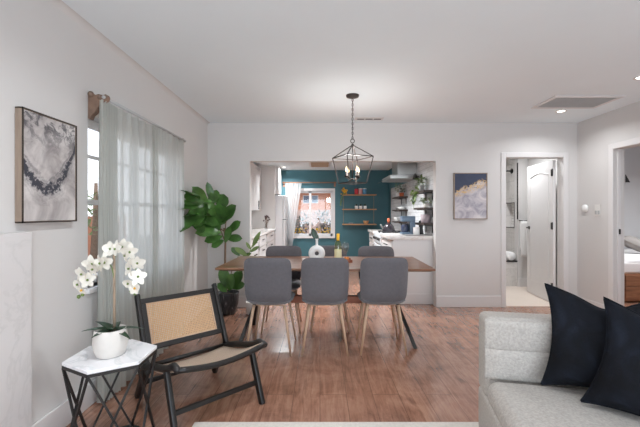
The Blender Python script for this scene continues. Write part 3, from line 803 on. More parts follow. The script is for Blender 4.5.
L_ = [ # base px,py -> tip px,py, width, depth offset, tilt towards camera
 ((200, 200), (182, 186), .17, -.12), ((203, 203), (180, 203), .15, -.15), ((205, 208), (181, 222), .20, -.2), ((208, 207), (196, 190), .15, -.05),
 ((210, 206), (216, 190), .13, .0), ((214, 206), (208, 184), .09, .05), ((212, 208), (200, 204), .17, -.22), ((218, 216), (206, 202), .19, -.25),
 ((222, 222), (233, 206), .17, -.12), ((222, 224), (218, 206), .16, -.18), ((220, 224), (203, 218), .17, -.22), ((222, 232), (199, 231), .14, -.2),
 ((223, 236), (206, 240), .12, -.15), ((226, 234), (238, 222), .13, -.12), ((226, 238), (240, 238), .10, -.1), ((225, 243), (229, 228), .10, -.15),
 ((214, 214), (192, 212), .16, -.1), ((217, 210), (226, 198), .16, -.05), ((224, 240), (212, 246), .10, -.08), ((207, 206), (190, 196), .15, .02), ((221, 218), (212, 230), .14, -.1), ((205, 210), (196, 226), .13, -.12),
 ((229, 290), (222, 270), .14, -.12), ((230, 290), (240, 272), .13, -.1), ((229, 291), (231, 276), .13, -.16), ((231, 288), (243, 284), .10, -.05), ((227, 292), (219, 284), .10, -.1),
 ((240, 256), (232, 248), .07, -.02), ((241, 258), (250, 253), .06, .0)]
for k in range(22):
    a_ = random.uniform(0, 2*PI); bx_, by_ = 209+random.uniform(-12, 16), 212+random.uniform(-12, 16)
    L_.append(((bx_, by_), (bx_+random.uniform(10, 17)*math.cos(a_)-2, by_+random.uniform(10, 16)*math.sin(a_)), random.uniform(.13, .19), random.uniform(-.2, .08)))
for (b0, t0, w_, dy) in L_:
    lim = lambda px, d: min(d, 1.41*F/max(1, 320-px)-fp.y)
    a_ = tp_(b0[0], b0[1], lim(b0[0]-6, dy*.4)); e_ = tp_(t0[0], t0[1], lim(t0[0]-3, dy*1.1))
    d_ = e_-a_; upv = Vector((random.uniform(-.3, .3), -1, random.uniform(.2, .9)))
    big.leaf(a_, d_, d_.length*1.08, w_, up=upv, curl=.12, fold=.10, tip=1.35, wav=.02, rnd=.55)
big.build('foliage', 'leaf', fg)
# slim upright plant standing behind the table end
sp = thing('leafy_branch_plant', 'slim plant with upright olive leaves rising behind the table left end', 'plant', (at(251, 0, 4.35).x, 4.45, 0))
spv = Vector(sp.location)
MB().lathe([(.06, 0), (.075, .01), (.085, .15), (.08, .15), (.0001, .13)], 20).build('pot', 'potwhite', sp)
q = lambda px, py, dy=0: at(px, py, 4.45+dy)-spv
MB().tube([(0, 0, .13), q(249, 270), q(248, 256), q(252, 246), q(257, 237)], [.007, .006, .006, .005, .003], 6).build('stem', 'leafol', sp)
m = MB()
for b0, t0, w_ in (((248, 256), (234, 247), .07), ((252, 248), (260, 231), .06), ((250, 252), (259, 246), .05), ((249, 258), (243, 268), .06), ((251, 250), (246, 242), .04)):
    a_ = q(*b0); e_ = q(*t0); m.leaf(a_, e_-a_, (e_-a_).length, w_, up=(0, -1, .4), curl=.1, tip=1.1)
m.build('foliage', 'leafol', sp)
tag(MB().box(-1.375, -1.305, YB-.008, YB-.001, .27, .385).box(-1.35, -1.33, YB-.012, YB-.008, .29, .32).build('wall_outlet', 'plate', bevel=.002), 'white power outlet on the back wall behind the fig pot', 'outlet')

# ------------------------------------------------------------------ chandelier
cx, cy = .33, 3.65
ch_ = thing('lantern_chandelier', 'bronze lantern cage chandelier with candle bulbs above the table', 'chandelier', (cx, cy, 0))
MB().lathe([(.0001, 2.405), (.02, 2.407), (.062, 2.42), (.067, 2.437), (.067, 2.4395)], 28).build('canopy', 'bronze', ch_)
m = MB(); z = 2.40; k = 0
while z > 2.0:
    m.torus(.009, .0022, Matrix.Translation((0, 0, z-.010)) @ Matrix.Rotation(PI/2*(k % 2), 4, 'Z') @ Matrix.Rotation(PI/2, 4, 'X') @ Matrix.Diagonal((1, 1.6, 1, 1)), 10, 5)
    z -= .024; k += 1
m.tube([(0.004, 0, 2.41), (-.004, 0, 2.2), (.003, 0, 1.99)], .0022, 5)
m.build('chain', 'bronze', ch_)
m = MB()
m.torus(.020, .004, Matrix.Translation((0, 0, 1.975)) @ Matrix.Rotation(PI/2, 4, 'X'), 16, 6)
m.lathe([(.0001, 1.95), (.012, 1.945), (.014, 1.93), (.0001, 1.92)], 12)
m.tube([(0, 0, 1.93), (0, 0, 1.58)], .005, 8)
ro = [math.radians(-109+90*k) for k in range(4)]
U = [(.212*math.cos(a), .212*math.sin(a), 1.81) for a in ro]; Lo = [(.145*math.cos(a), .145*math.sin(a), 1.548) for a in ro]
for k in range(4):
    m.tube([U[k], U[(k+1) % 4]], .0062, 4); m.tube([Lo[k], Lo[(k+1) % 4]], .0062, 4)
    m.tube([U[k], Lo[k]], .0062, 4); m.tube([(0, 0, 1.935), U[k]], .0062, 4)
m.build('cage', 'bronze', ch_)
for k in range(4):
    a = math.radians(-60+90*k); r_ = .075; x, y = r_*math.cos(a), r_*math.sin(a)
    h_ = MB().tube([(0, 0, 1.595), (x*.5, y*.5, 1.58), (x, y, 1.60)], .0045, 6)
    h_.lathe([(.0001, 1.60), (.010, 1.602), (.021, 1.615), (.021, 1.618), (.010, 1.618), (.010, 1.66), (.0001, 1.66)], 14, (x, y, 0))
    ho = h_.build('candle_holder', 'bronze', ch_)
    MB().lathe([(.005, 1.66), (.009, 1.670), (.010, 1.680), (.005, 1.70), (.0005, 1.715)], 12, (x, y, 0)).build('bulb', 'bulb', ho)
cl = bpy.data.lights.new('chandelier_light', 'POINT'); cl.energy = 13; cl.shadow_soft_size = .10; cl.color = (1, .96, .92)
clo = bpy.data.objects.new('chandelier_light', cl); COL.objects.link(clo); clo.parent = ch_; clo.location = (0, 0, 1.73)
# ------------------------------------------------------------------ ceiling fittings
vt = thing('ceiling_return_vent', 'white framed return air vent in the living room ceiling', 'vent', (0, 0, H))
m = MB().box(2.39, 3.10, 3.66, 3.70, -.012, -.001).box(2.39, 3.10, 4.04, 4.08, -.012, -.001).box(2.39, 2.43, 3.70, 4.04, -.012, -.001).box(3.06, 3.10, 3.70, 4.04, -.012, -.001)
m.build('frame', 'trim', vt)
m = MB()
for k in range(17): m.box(2.43, 3.06, 3.70+.02*k, 3.709+.02*k, -.010, -.003)
m.build('slats', 'ventgrey', vt); MB().box(2.43, 3.06, 3.70, 4.04, -.0025, -.001).build('backing', 'ventgrey', vt)
sv = thing('ceiling_slot_vent', 'small slotted supply vent in the ceiling near the back wall', 'vent', (0, 0, H))
MB().box(.44, .80, 4.49, 4.61, -.008, -.001).build('frame', 'trim', sv, bevel=.003)
m = MB()
for k in range(3): m.box(.47+.105*k, .56+.105*k, 4.53, 4.57, -.0095, -.008)
m.build('slots', 'black', sv)
kv = thing('kitchen_ceiling_vent', 'tan slatted return vent in the kitchen ceiling', 'vent', (0, 0, HK))
MB().box(-.22, .21, 6.95, 7.75, -.012, -.001).build('frame', 'trim', kv)
m = MB()
for k in range(14): m.box(-.185, .175, 7.0+.05*k, 7.035+.05*k, -.018, -.012)
m.build('slats', 'ventwood', kv)
def dlight(x, y, z, label, energy=0, grp='recessed ceiling lights'):
    t = thing('recessed_light', label, 'ceiling light', (x, y, z), 0, grp)
    m = MB().lathe([(.058, -.001), (.060, -.006), (.042, -.008), (.040, -.004)], 28); m.f = m.f[:-2]; m.sm = m.sm[:-2]
    m.build('trim_ring', 'plate', t)
    MB().lathe([(.0001, -.0045), (.040, -.004)], 24).build('lens', 'lamp', t)
    if energy:
        l = bpy.data.lights.new('recessed_lamp', 'AREA'); l.shape = 'DISK'; l.size = .10; l.energy = energy; l.color = (.95, .98, 1); l.spread = math.radians(150)
        lo = bpy.data.objects.new('recessed_lamp', l); COL.objects.link(lo); lo.parent = t; lo.location = (0, 0, -.012)
    return t
E = 12
dlight(-.3, 1.5, H, 'added ceiling fill light above the side table, out of the picture', E)  # unseen lamp added to even out the light on the left
dlight(2.82, 4.21, H, 'recessed ceiling light just in front of the return vent', E*.55)
dlight(2.825, 3.16, H, 'recessed ceiling light at the right edge of the picture', E*.5)
dlight(2.80, 1.0, H, 'added ceiling fill light above the sofa, out of the picture', E*.7)  # no fitting in view here, added as fill over the sofa
dlight(2.80, -.9, H, 'added ceiling fill light behind the camera on the right', E)  # added out of view for general room brightness
dlight(-.3, -.3, H, 'added ceiling fill light behind the camera on the left', E)  # likewise added, unseen fill from behind on the left
p = at(284, 166.8, 7.8); dlight(p.x, 7.80, HK, 'recessed kitchen ceiling light near the teal wall', 26)
dlight(.35, 5.7, HK, 'added kitchen fill light close to the opening, out of view', 52)  # lamp added behind the header to brighten the kitchen
dlight(2.9, 5.5, H, 'added bathroom fill light above the door, out of view', 15)  # unseen lamp added to lift the bathroom and its door
dlight(4.9, 4.6, H, 'added bedroom fill light above the bed, out of view', 30)  # unseen lamp added to brighten the bedroom walls

# ------------------------------------------------------------------ back wall right part
pa = thing('framed_painting', 'small navy and gold abstract painting in a thin wood frame, beside the doorway', 'painting', (0, YB, 0))
x0, x1, z0, z1 = 1.765, 2.205, 1.165, 1.775
m = MB().box(x0, x0+.010, -.032, -.001, z0, z1).box(x1-.010, x1, -.032, -.001, z0, z1).box(x0, x1, -.032, -.001, z0, z0+.010).box(x0, x1, -.032, -.001, z1-.010, z1)
m.build('frame', 'framewood', pa)
cw, ch = x1-x0-.02, z1-z0-.02
cv = MB().box(0, cw, 0, ch, 0, .022).build('canvas', mk_art2(cw, ch), pa)
cv.matrix_local = Matrix(((1, 0, 0, x0+.01), (0, 0, -1, -.004), (0, 1, 0, z0+.01), (0, 0, 0, 1)))
th = thing('thermostat', 'round white thermostat on the right wall', 'thermostat', (XR, 4.62, 1.305))
R90 = Matrix.Rotation(-PI/2, 4, 'Y')
MB().lathe([(.0001, .001), (.05, .001), (.05, .012), (.043, .03), (.0001, .032)], 28, M=R90).build('body', 'ceramic', th)
sw = thing('light_switch', 'white light switch plate with two rockers on the right wall', 'light switch', (XR, 4.42, 1.28))
MB().box(-.006, -.001, -.045, .045, -.07, .07).build('plate', 'plate', sw, bevel=.002)
for yy in (-.022, .022): MB().box(-.010, -.006, yy-.014, yy+.014, -.05, -.005).build('rocker', 'ventgrey', sw)

# bathroom
do = thing('bathroom_door', 'white panelled bathroom door standing open on black hinges', 'door', (3.172, 4.905, 0), math.radians(-7))
MB().box(0, .038, .0, .78, .012, 1.97).build('panel', 'trim', do, bevel=.003)
m = MB()
arch = [(.12, .0)]
xs = -.004
m.box(xs, 0, .11, .125, .22, 1.78).box(xs, 0, .655, .67, .22, 1.78).box(xs, 0, .11, .67, .20, .22)
pts = [(xs/2, .1175+.545*i/12, 1.78+.05*math.sin(PI*i/12)) for i in range(13)]
m.tube(pts, .008, 6); m.build('moulding', 'trim', do)
for zz in (.24, 1.07, 1.80):
    h_ = MB().box(-.006, .0, -.005, .045, zz-.045, zz+.045); h_.tube([(-.008, .0, zz-.05), (-.008, .0, zz+.05)], .008, 8); h_.build('hinge', 'blackmetal', do)
m = MB().lathe([(.0001, 0), (.026, .0), (.026, .008), (.010, .012), (.010, .03), (.0001, .035)], 16, M=Matrix.Translation((-.001, .70, 1.02)) @ R90)
m.bar((-.040, .705, 1.02), (-.040, .60, 1.02), .012, .018); m.build('handle', 'blackmetal', do)
m = MB().box(3.20, 3.205, 4.875, 4.889, 0.01, 1.98); 
tub = thing('bathtub', 'white tiled bathtub with a dark rim at the end of the bathroom', 'bathtub', (0, 0, 0))
m = MB().box(1.84, 3.35, 6.12, 6.17, .004, .42).box(1.84, 3.35, 6.80, 6.88, .004, .42).box(1.84, 1.95, 6.17, 6.80, .004, .42).box(3.28, 3.35, 6.17, 6.80, .004, .42).box(1.95, 3.28, 6.17, 6.80, .004, .06)
m.build('tub_body', 'bathtile', tub)
MB().box(1.84, 3.35, 6.105, 6.17, .42, .435).build('rim', 'blackmetal', tub)
for k, (xx, zz, lb_) in enumerate(((3.265, .475, 'rolled white towel on the tub rim nearest the wall'), (3.11, .475, 'rolled white towel on the tub rim further left'))):
    t = thing('rolled_towel', lb_, 'towel', (xx, 6.15, 0), 0, 'rolled towels on the bathtub')
    MB().tube([(0-.06, 0, zz+.0), (.06, 0, zz)], .0001, 4).build('core', 'towel', t) if False else None
    m = MB()
    for j in range(3):
        r1 = .073-.02*j
        m.lathe([(r1-.006, -.003*j), (r1, .004-.003*j), (r1, .21+.003*j), (r1-.006, .214+.003*j)], 20, M=Matrix.Translation((0, -.02, .509)) @ Matrix.Rotation(-PI/2, 4, 'X'))
    m.build('roll', 'towel', t)
sh = thing('shower_fixture', 'black shower arm and head on the tiled alcove wall', 'shower head', (3.35, 6.28, 1.98))
m = MB().lathe([(.0001, 0.001), (.045, .001), (.045, .01), (.0001, .014)], 16, M=R90); m.tube([(0, 0, 0), (-.18, 0, .0), (-.30, 0, -.03)], .011, 8)
m.build('arm', 'blackmetal', sh); MB().lathe([(.015, .03), (.08, .01), (.08, 0), (.0001, 0)], 20, (-.30, 0, -.065)).build('head', 'blackmetal', sh)
ni = thing('shower_niche', 'white tiled niche with a dark edge in the shower wall', 'niche', (3.35, 6.2, 0))
MB().box(.10, .119, .005, .28, 1.0, 1.42).build('back_tiles', 'nichetile', ni)
MB().box(-.006, .0, .0, .29, .988, 1.0).box(-.006, 0, .0, .29, 1.42, 1.432).box(-.006, 0, .28, .29, 1.0, 1.42).box(-.006, 0, .0, .008, 1.0, 1.42).build('edge', 'blackmetal', ni)
struct(MB().box(3.338, 3.352, 6.088, 6.105, 1.14, 2.10).build('trim_4', 'blackmetal'))
tw = thing('towel_bar', 'black towel bar on the bathroom end wall', 'towel bar', (0, 6.10, 1.12))
MB().tube([(3.365, -.05, 0), (3.515, -.05, 0)], .007, 8).box(3.37, 3.385, -.05, -.001, -.008, .008).box(3.495, 3.51, -.05, -.001, -.008, .008).build('bar', 'blackmetal', tw)
def towf(u, v):
    s = v*2-1
    y = 6.10-.05+(.011 if s > 0 else -.011) if abs(s) > .05 else 6.05
    z = 1.128-abs(s)*(.62 if s < 0 else .5)
    return (3.372+.135*u, y+.003*math.sin(u*12), z)
tag(MB().grid(towf, 8, 20).build('hanging_towel', 'towel', solid=.006), 'white towel hanging on the bar behind the open door', 'towel')
# bedroom
bd = thing('bed', 'white made bed on a brown wooden drawer platform in the next room', 'bed', (4.20, 5.0, 0))
MB().box(0, 1.9, 0, 1.35, .02, .40).build('platform', 'platform', bd, bevel=.004)
for k in range(2):
    dr = MB().box(.04+.93*k, .93+.93*k, -.012, 0, .06, .22).build('drawer', 'platform', bd, bevel=.003)
    dr = MB().box(.04+.93*k, .93+.93*k, -.012, 0, .235, .385).build('drawer', 'platform', bd, bevel=.003)
MB().box(.01, 1.88, .02, 1.33, .40, .56).build('mattress', 'bedding', bd, bevel=.03, seg=4)
MB().grid(lambda u, v: (.0+1.9*u, .03+1.28*v, .60+.05*math.sin(u*5+v*3)*.4-.06*(u < .06)-.05*(v < .06)), 30, 20).build('duvet', 'bedding', bd, solid=.05)
def pillow_mesh(w, h, T, ears=.10, chop=0.0, n=22):
    m = MB()
    def pos(u, v, s_):
        x = 2*u-1; y = 2*v-1
        e = ((1-x*x)*(1-y*y))
        th = T*(max(e, 0)**.42)
        px_ = x*w/2*(1-ears*(1-y*y)**1.0*abs(x)**2)
        py_ = y*h/2*(1-ears*(1-x*x)**1.0*abs(y)**2)
        if chop and y > 0: py_ -= chop*h*(y**1.5)*math.exp(-((x-.05)/.42)**2)
        wr = .006*math.sin(5*x+3*y)+.004*math.sin(11*x*y+4*y)
        return (px_, py_, s_*(th+wr*max(e, 0)**.5))
    m.grid(lambda u, v: pos(u, v, 1), n, n); m.grid(lambda u, v: pos(1-u, v, -1), n, n)
    return m, pos
m, _ = pillow_mesh(.6, .35, .09)
o = m.build('bed_pillow', 'greypillow'); tag(o, 'taupe pillow lying on the bed by its head', 'pillow')
o.matrix_world = Matrix.Translation((4.80, 5.50, .78)) @ Matrix.Rotation(.9, 4, 'Z') @ Matrix.Rotation(.5, 4, 'X')

# ------------------------------------------------------------------ rug and sofa
tag(MB().box(-.74, 3.0, .2, 2.125, .0, .012).build('area_rug', 'rug', bevel=.005), 'cream area rug whose edge shows along the bottom of the picture', 'rug')
so = thing('sofa', 'light grey boucle sofa with a low channelled back, lower right', 'sofa', (.868, 1.985, .012), math.radians(-11))
LS = 2.15
def rbox(m_name, x0, x1, y0, y1, z0, z1, bev, seg=5, par=None, mat='boucle'):
    return MB().box(x0, x1, y0, y1, z0, z1).build(m_name, mat, par or so, bevel=bev, seg=seg)
rbox('base', .0, LS, -.92, -.0, .05, .30, .03)
rbox('back_core', .0, LS, -.16, -.0, .28, .70, .035)
m = MB()
def backpad(z0_, z1_, y_f):
    def fn(u, v):
        a = 2*PI*v
        cz_ = (z0_+z1_)/2; hz = (z1_-z0_)/2
        yy = -.14+(y_f)*(-abs(math.cos(a))**.5 if math.cos(a) > 0 else .3*abs(math.cos(a)))
        e = 1-max(0, abs(2*u-1)-.97)/.03
        return (.004+(LS-.008)*u, -.14-(y_f)*(max(math.cos(a), 0)**.45)*(.35+.65*max(e, 0)**.5), cz_+hz*math.copysign(abs(math.sin(a))**.55, math.sin(a)))
    return fn
MB().grid(backpad(.535, .69, .034), 60, 28).build('back_channel', 'boucle', so)
MB().grid(backpad(.385, .55, .036), 60, 28).build('back_channel', 'boucle', so)
rbox('seat_cushion', -.004, LS, -.95, -.19, .28, .408, .05, 6)
for x_ in (.08, LS-.08):
    for y_ in (-.08, -.84): MB().tube([(x_, y_, .06), (x_, y_, 0)], [.022, .015], 10).build('leg', 'blackwood', so)

def cushion(BL, TL, r, w, label, T=.075, chop=.10):
    BL = Vector(BL); TL = Vector(TL); u = (TL-BL); h = u.length; u.normalize()
    r = Vector(r).normalized(); r = (r-u*r.dot(u)).normalized(); n = r.cross(u)
    m, pos = pillow_mesh(w, h, T, .17, chop)
    o = m.build('throw_pillow', 'velvet'); tag(o, label, 'pillow', 'navy velvet pillows on the sofa')
    c = BL+u*(h/2)+r*(w/2)
    o.matrix_world = Matrix(((r.x, u.x, n.x, c.x), (r.y, u.y, n.y, c.y), (r.z, u.z, n.z, c.z), (0, 0, 0, 1)))
    k = 40; ring = [(i/k, 0) for i in range(k)]+[(1, i/k) for i in range(k)]+[(1-i/k, 1) for i in range(k)]+[(0, 1-i/k) for i in range(k)]
    MB().tube([pos(a, b, 1) for a, b in ring]+[pos(0, 0, 1)], .0045, 6).build('piping', 'velvet', o)
cushion((1.035, 1.685, .44), (1.125, 1.80, .890), (.90, -.44, 0), .47, 'navy velvet pillow against the sofa back, left of the other')
cushion((1.112, 1.535, .44), (1.262, 1.60, .868), (.80, -.60, 0), .50, 'navy velvet pillow in front, overlapping the other at the right edge')

# ------------------------------------------------------------------ kitchen
def knob_handle(par, p, q, r=.006):
    MB().tube([p, q], r, 6).build('handle', 'blackmetal', par)
# left base cabinets and worktop
for k, (a, b, lb_) in enumerate(((4.95, 5.68, 'white base cabinet nearest the opening, left kitchen run'), (5.69, 6.44, 'white base cabinet in the middle of the left kitchen run'), (6.53, 7.64, 'white base cabinet at the far end of the left kitchen run'))):
    t = thing('base_cabinet', lb_, 'cabinet', (0, a, 0), 0, 'left base cabinets')
    MB().box(-1.577, -.985, .002, b-a-.002, .09, .88).box(-1.577, -1.05, .01, b-a-.01, 0.001, .09).build('body', 'cab', t)
    for z_a, z_b in ((.70, .865), (.42, .69), (.11, .41)):
        d_ = MB().box(-.985, -.966, .012, b-a-.012, z_a, z_b).box(-.966, -.960, .012, b-a-.012, z_a, z_a+.04).box(-.966, -.960, .012, b-a-.012, z_b-.04, z_b).box(-.966, -.960, .012, .05, z_a, z_b).box(-.966, -.960, b-a-.05, b-a-.012, z_a, z_b).build('drawer', 'cab', t)
        cm = (b-a)/2; zc = z_b-.06
        MB().box(-.960, -.94, cm-.07, cm-.06, zc-.005, zc+.005).box(-.96, -.94, cm+.06, cm+.07, zc-.005, zc+.005).box(-.945, -.935, cm-.08, cm+.08, zc-.006, zc+.006).build('handle', 'blackmetal', d_)
tag(MB().box(-1.577, -.935, 4.93, 7.65, .881, .92).build('worktop', 'quartz', bevel=.004), 'white worktop over the left kitchen cabinets', 'worktop')
for k, (a, b, lb_) in enumerate(((4.95, 6.30, 'white wall cabinet behind the opening edge, left kitchen run'), (6.31, 7.62, 'white wall cabinet with a black handle, far end of left run'))):
    t = thing('wall_cabinet', lb_, 'cabinet', (0, a, 0), 0, 'left wall cabinets')
    MB().box(-1.577, -1.27, .002, b-a, 1.30, 2.19).build('body', 'cab', t)
    d_ = MB().box(-1.27, -1.25, .004, b-a-.004, 1.302, 2.188).build('door', 'cab', t, bevel=.003)
    MB().box(-1.25, -1.244, .06, b-a-.06, 1.36, 1.37).box(-1.25, -1.244, .06, b-a-.06, 2.12, 2.13).build('moulding', 'cab', d_)
    yy = 7.33-a if k else b-a-.06
    MB().box(-1.25, -1.235, yy-.015, yy+.015, 1.33, 1.50).build('handle', 'blackmetal', d_, bevel=.003)
fr_ = thing('refrigerator', 'white refrigerator between the wall end and the kitchen curtain', 'refrigerator', (0, 7.72, 0))
MB().box(-1.5, -.80, .0, .53, .02, 1.63).build('body', 'appl', fr_, bevel=.01)
MB().box(-.795, -.745, .0, .53, 1.12, 1.63).build('freezer_door', 'appl', fr_, bevel=.012)
fd = MB().box(-.795, -.745, .0, .53, .05, 1.105).build('door', 'appl', fr_, bevel=.012)
MB().bar((-.725, .05, 1.15), (-.725, .05, 1.45), .02).bar((-.735, .05, 1.15), (-.745, .05, 1.15), .02).build('handle', 'steel', fr_)
MB().bar((-.725, .05, .75), (-.725, .05, 1.07), .02).build('handle', 'steel', fr_)
oc_ = thing('fridge_cabinet', 'white cabinet above the refrigerator', 'cabinet', (0, 7.71, 0))
MB().box(-1.57, -.90, .0, .52, 1.66, 2.249).build('body', 'cab', oc_); MB().box(-.90, -.882, .005, .515, 1.67, 2.24).build('door', 'cab', oc_)
# kitchen curtain
kr = thing('kitchen_curtain_rod', 'wooden curtain rod across the teal wall above the kitchen window', 'curtain rod', (0, 0, 0))
MB().tube([(-.87, 8.32, 1.955), (.38, 8.32, 1.955)], .014, 8).build('rod', 'rodwood', kr)
for x_ in (-.84, .345): MB().box(x_-.012, x_+.012, 8.32, 8.399, 1.93, 1.965).box(x_-.02, x_+.02, 8.385, 8.399, 1.86, 1.98).build('bracket', 'rodwood', kr)
curtain('kitchen_curtain', 'white sheer curtain on the left side of the kitchen window', 8.30, -.78, -.66, .35, 1.94, 6, .022, 'sheerk', top_y=(-.80, -.42), axis='X')
# dried flowers
fv = thing('flower_vase', 'glass vase of dark dried flowers on the left worktop', 'vase', (at(266, 0, 6.9).x, 6.9, .921))
MB().lathe([(.03, 0), (.032, .004), (.028, .06), (.02, .10), (.022, .12)], 16).build('vase', 'glassware', fv)
m = MB(); h2 = MB()
for k in range(16):
    a = random.uniform(0, 2*PI); r_ = random.uniform(.01, .08); z_ = random.uniform(.18, .28)
    m.tube([(0, 0, .02), (r_*.4*math.cos(a), r_*.4*math.sin(a), .12), (r_*math.cos(a), r_*math.sin(a), z_)], .002, 4)
    h2.sphere((r_*math.cos(a), r_*math.sin(a), z_), .016, 7, 5)
m.build('stems', 'bark', fv); h2.build('flowers', pm('dried_flower', c255(95, 78, 76), .8), fv)

# teal wall shelf unit
su = thing('wall_shelf_unit', 'three tier wooden wall shelf with thin metal uprights on the teal wall', 'shelf', (0, 0, 0))
sz = [1.675, 1.345, 1.0]; sx0, sx1 = at(342.5, 0, 8.25).x, at(376, 0, 8.25).x
for z_ in sz: MB().box(sx0, sx1, 8.16, 8.398, z_-.022, z_).build('board', 'shelfwood', su, bevel=.002)
for x_ in (sx0+.03, sx1-.03): MB().box(x_-.006, x_+.006, 8.386, 8.396, .97, 1.68).build('upright', 'gold', su)
for k, (px_, mt, lb_) in enumerate(((356.5, 'red', 'red tin on the top teal wall shelf'), (360.5, 'pink', 'pink tin on the top teal wall shelf between two others'), (364.5, 'blue', 'blue tin on the top teal wall shelf'))):
    t = thing('tin_can', lb_, 'tin', (at(px_, 0, 8.27).x, 8.27, sz[0]+.001), 0, 'tins on the teal wall shelf')
    MB().lathe([(.041, 0), (.043, .003), (.043, .125), (.041, .128)], 18).build('body', mt, t); MB().lathe([(.044, .125), (.044, .14), (.0001, .142)], 18).build('lid', 'black' if k == 0 else 'plate', t)
for k, px_ in enumerate((356.5, 360.7, 365)):
    t = thing('succulent_pot', ('leftmost', 'middle', 'rightmost')[k]+' of three small succulents in white pots, middle teal shelf', 'succulent', (at(px_, 0, 8.27).x, 8.27, sz[1]+.001), 0, 'succulents on the teal wall shelf')
    MB().lathe([(.033, 0), (.036, .004), (.040, .07), (.036, .07), (.0001, .06)], 16).build('pot', 'ceramic', t)
    m = MB()
    for q_ in range(14):
        a = q_*2.4; m.leaf((0, 0, .062), (math.cos(a), math.sin(a), .5+q_*.12), .06, .022, curl=-.1)
    m.build('leaves', 'leafdark', t)
wb = MB().lathe([(.035, 0), (.04, .004), (.072, .075), (.067, .075), (.036, .01), (.0001, .01)], 24).build('wooden_bowl', 'shelfwood', loc=(at(366, 0, 8.27).x, 8.27, sz[2]+.001)); tag(wb, 'round wooden bowl on the bottom teal wall shelf', 'bowl')
wb = MB().lathe([(.03, 0), (.05, .004), (.052, .025), (.048, .025), (.0001, .008)], 20).build('small_dish', 'grey', loc=(at(351, 0, 8.27).x, 8.27, sz[2]+.001)); tag(wb, 'low grey dish on the bottom teal wall shelf', 'dish')
yf = thing('yellow_flower_plant', 'yellow flowering plant trailing at the left end of the top teal shelf', 'plant', (at(344.5, 0, 8.24).x, 8.25, sz[0]+.001))
MB().lathe([(.025, 0), (.03, .003), (.033, .05), (.0001, .045)], 14).build('pot', 'leafol', yf)
m = MB()
for k in range(34): m.sphere((random.gauss(-.0, .035), random.gauss(-.02, .02), .07+random.gauss(0, .028)), .014, 6, 5)
m.build('blossom', 'yellow', yf)
m = MB()
for k in range(26):
    t_ = random.random(); m.leaf((-.05-.05*t_+random.gauss(0, .01), -.09-.005, .05-.30*t_), (random.gauss(0, 1), -.5, -.6), .05, .022)
m.tube([(0, -.02, .05), (-.04, -.095, .04), (-.10, -.095, -.25)], .003, 5); m.build('vine', 'leafol', yf)

# right run
pc = thing('end_cabinet', 'white base cabinet with plain end panel and drawers, right kitchen run', 'cabinet', (0, 4.93, 0))
MB().box(1.0, 1.585, 0, .79, .001, .88).build('body', 'cab', pc)
MB().box(1.0, 1.585, -.014, 0, .001, .14).build('plinth', 'trim', pc, bevel=.004)
for z_a, z_b in ((.69, .86), (.40, .68), (.10, .39)):
    d_ = MB().box(.982, 1.0, .02, .77, z_a, z_b).build('drawer', 'cab', pc, bevel=.003)
    MB().box(.962, .982, .30, .31, z_b-.075, z_b-.065).box(.962, .982, .48, .49, z_b-.075, z_b-.065).box(.955, .965, .28, .51, z_b-.076, z_b-.064).build('handle', 'blackmetal', d_)
tag(MB().box(.955, 1.587, 4.905, 5.73, .881, .93).build('worktop', 'quartz', bevel=.005), 'pale marble worktop over the right end cabinet', 'worktop')
rg = thing('gas_range', 'white gas range with black burners in the right kitchen run', 'stove', (0, 5.74, 0))
MB().box(1.0, 1.585, 0, .77, .001, .905).build('body', 'appl', rg, bevel=.004)
MB().box(.965, 1.0, .02, .75, .20, .72).build('oven_door', 'appl', rg, bevel=.006)
MB().box(.962, .966, .12, .65, .32, .60).build('oven_window', 'darkglass', rg)
MB().tube([(.935, .08, .68), (.935, .69, .68)], .012, 8).box(.935, .965, .09, .11, .67, .69).box(.935, .965, .66, .68, .67, .69).build('handle', 'steel', rg)
MB().box(.972, 1.0, .01, .76, .74, .90).build('control_panel', 'appl', rg, bevel=.004)
for k in range(5): MB().tube([(.972, .10+.14*k, .82), (.940, .10+.14*k, .82)], .022, 12).build('knob', 'blackmetal', rg)
m = MB()
for gx in (1.15, 1.42):
    for gy in (.2, .57):
        m.lathe([(.055, .0), (.055, .01), (.02, .018), (.0001, .018)], 14, (gx, gy, .905))
        for s_ in (-1, 1):
            m.box(gx-.12, gx+.12, gy+s_*.07-.006, gy+s_*.07+.006, .925, .938).box(gx+s_*.07-.006, gx+s_*.07+.006, gy-.12, gy+.12, .925, .938)
        m.box(gx-.12, gx-.108, gy-.07, gy+.07, .905, .93).box(gx+.108, gx+.12, gy-.07, gy+.07, .905, .93)
m.build('burner_grate', 'black', rg)
b2 = thing('base_cabinet', 'white base cabinet beyond the gas range, right kitchen run', 'cabinet', (0, 6.52, 0))
MB().box(1.0, 1.585, 0, .68, .001, .88).build('body', 'cab', b2)
MB().box(.982, 1.0, .02, .66, .10, .68).build('door', 'cab', b2, bevel=.003); dd = MB().box(.982, 1.0, .02, .66, .70, .86).build('drawer', 'cab', b2, bevel=.003)
MB().box(.955, .982, .24, .44, .77, .785).build('handle', 'blackmetal', dd)
tag(MB().box(.955, 1.587, 6.515, 7.22, .881, .92).build('worktop', 'quartz', bevel=.004), 'pale worktop beyond the gas range', 'worktop')
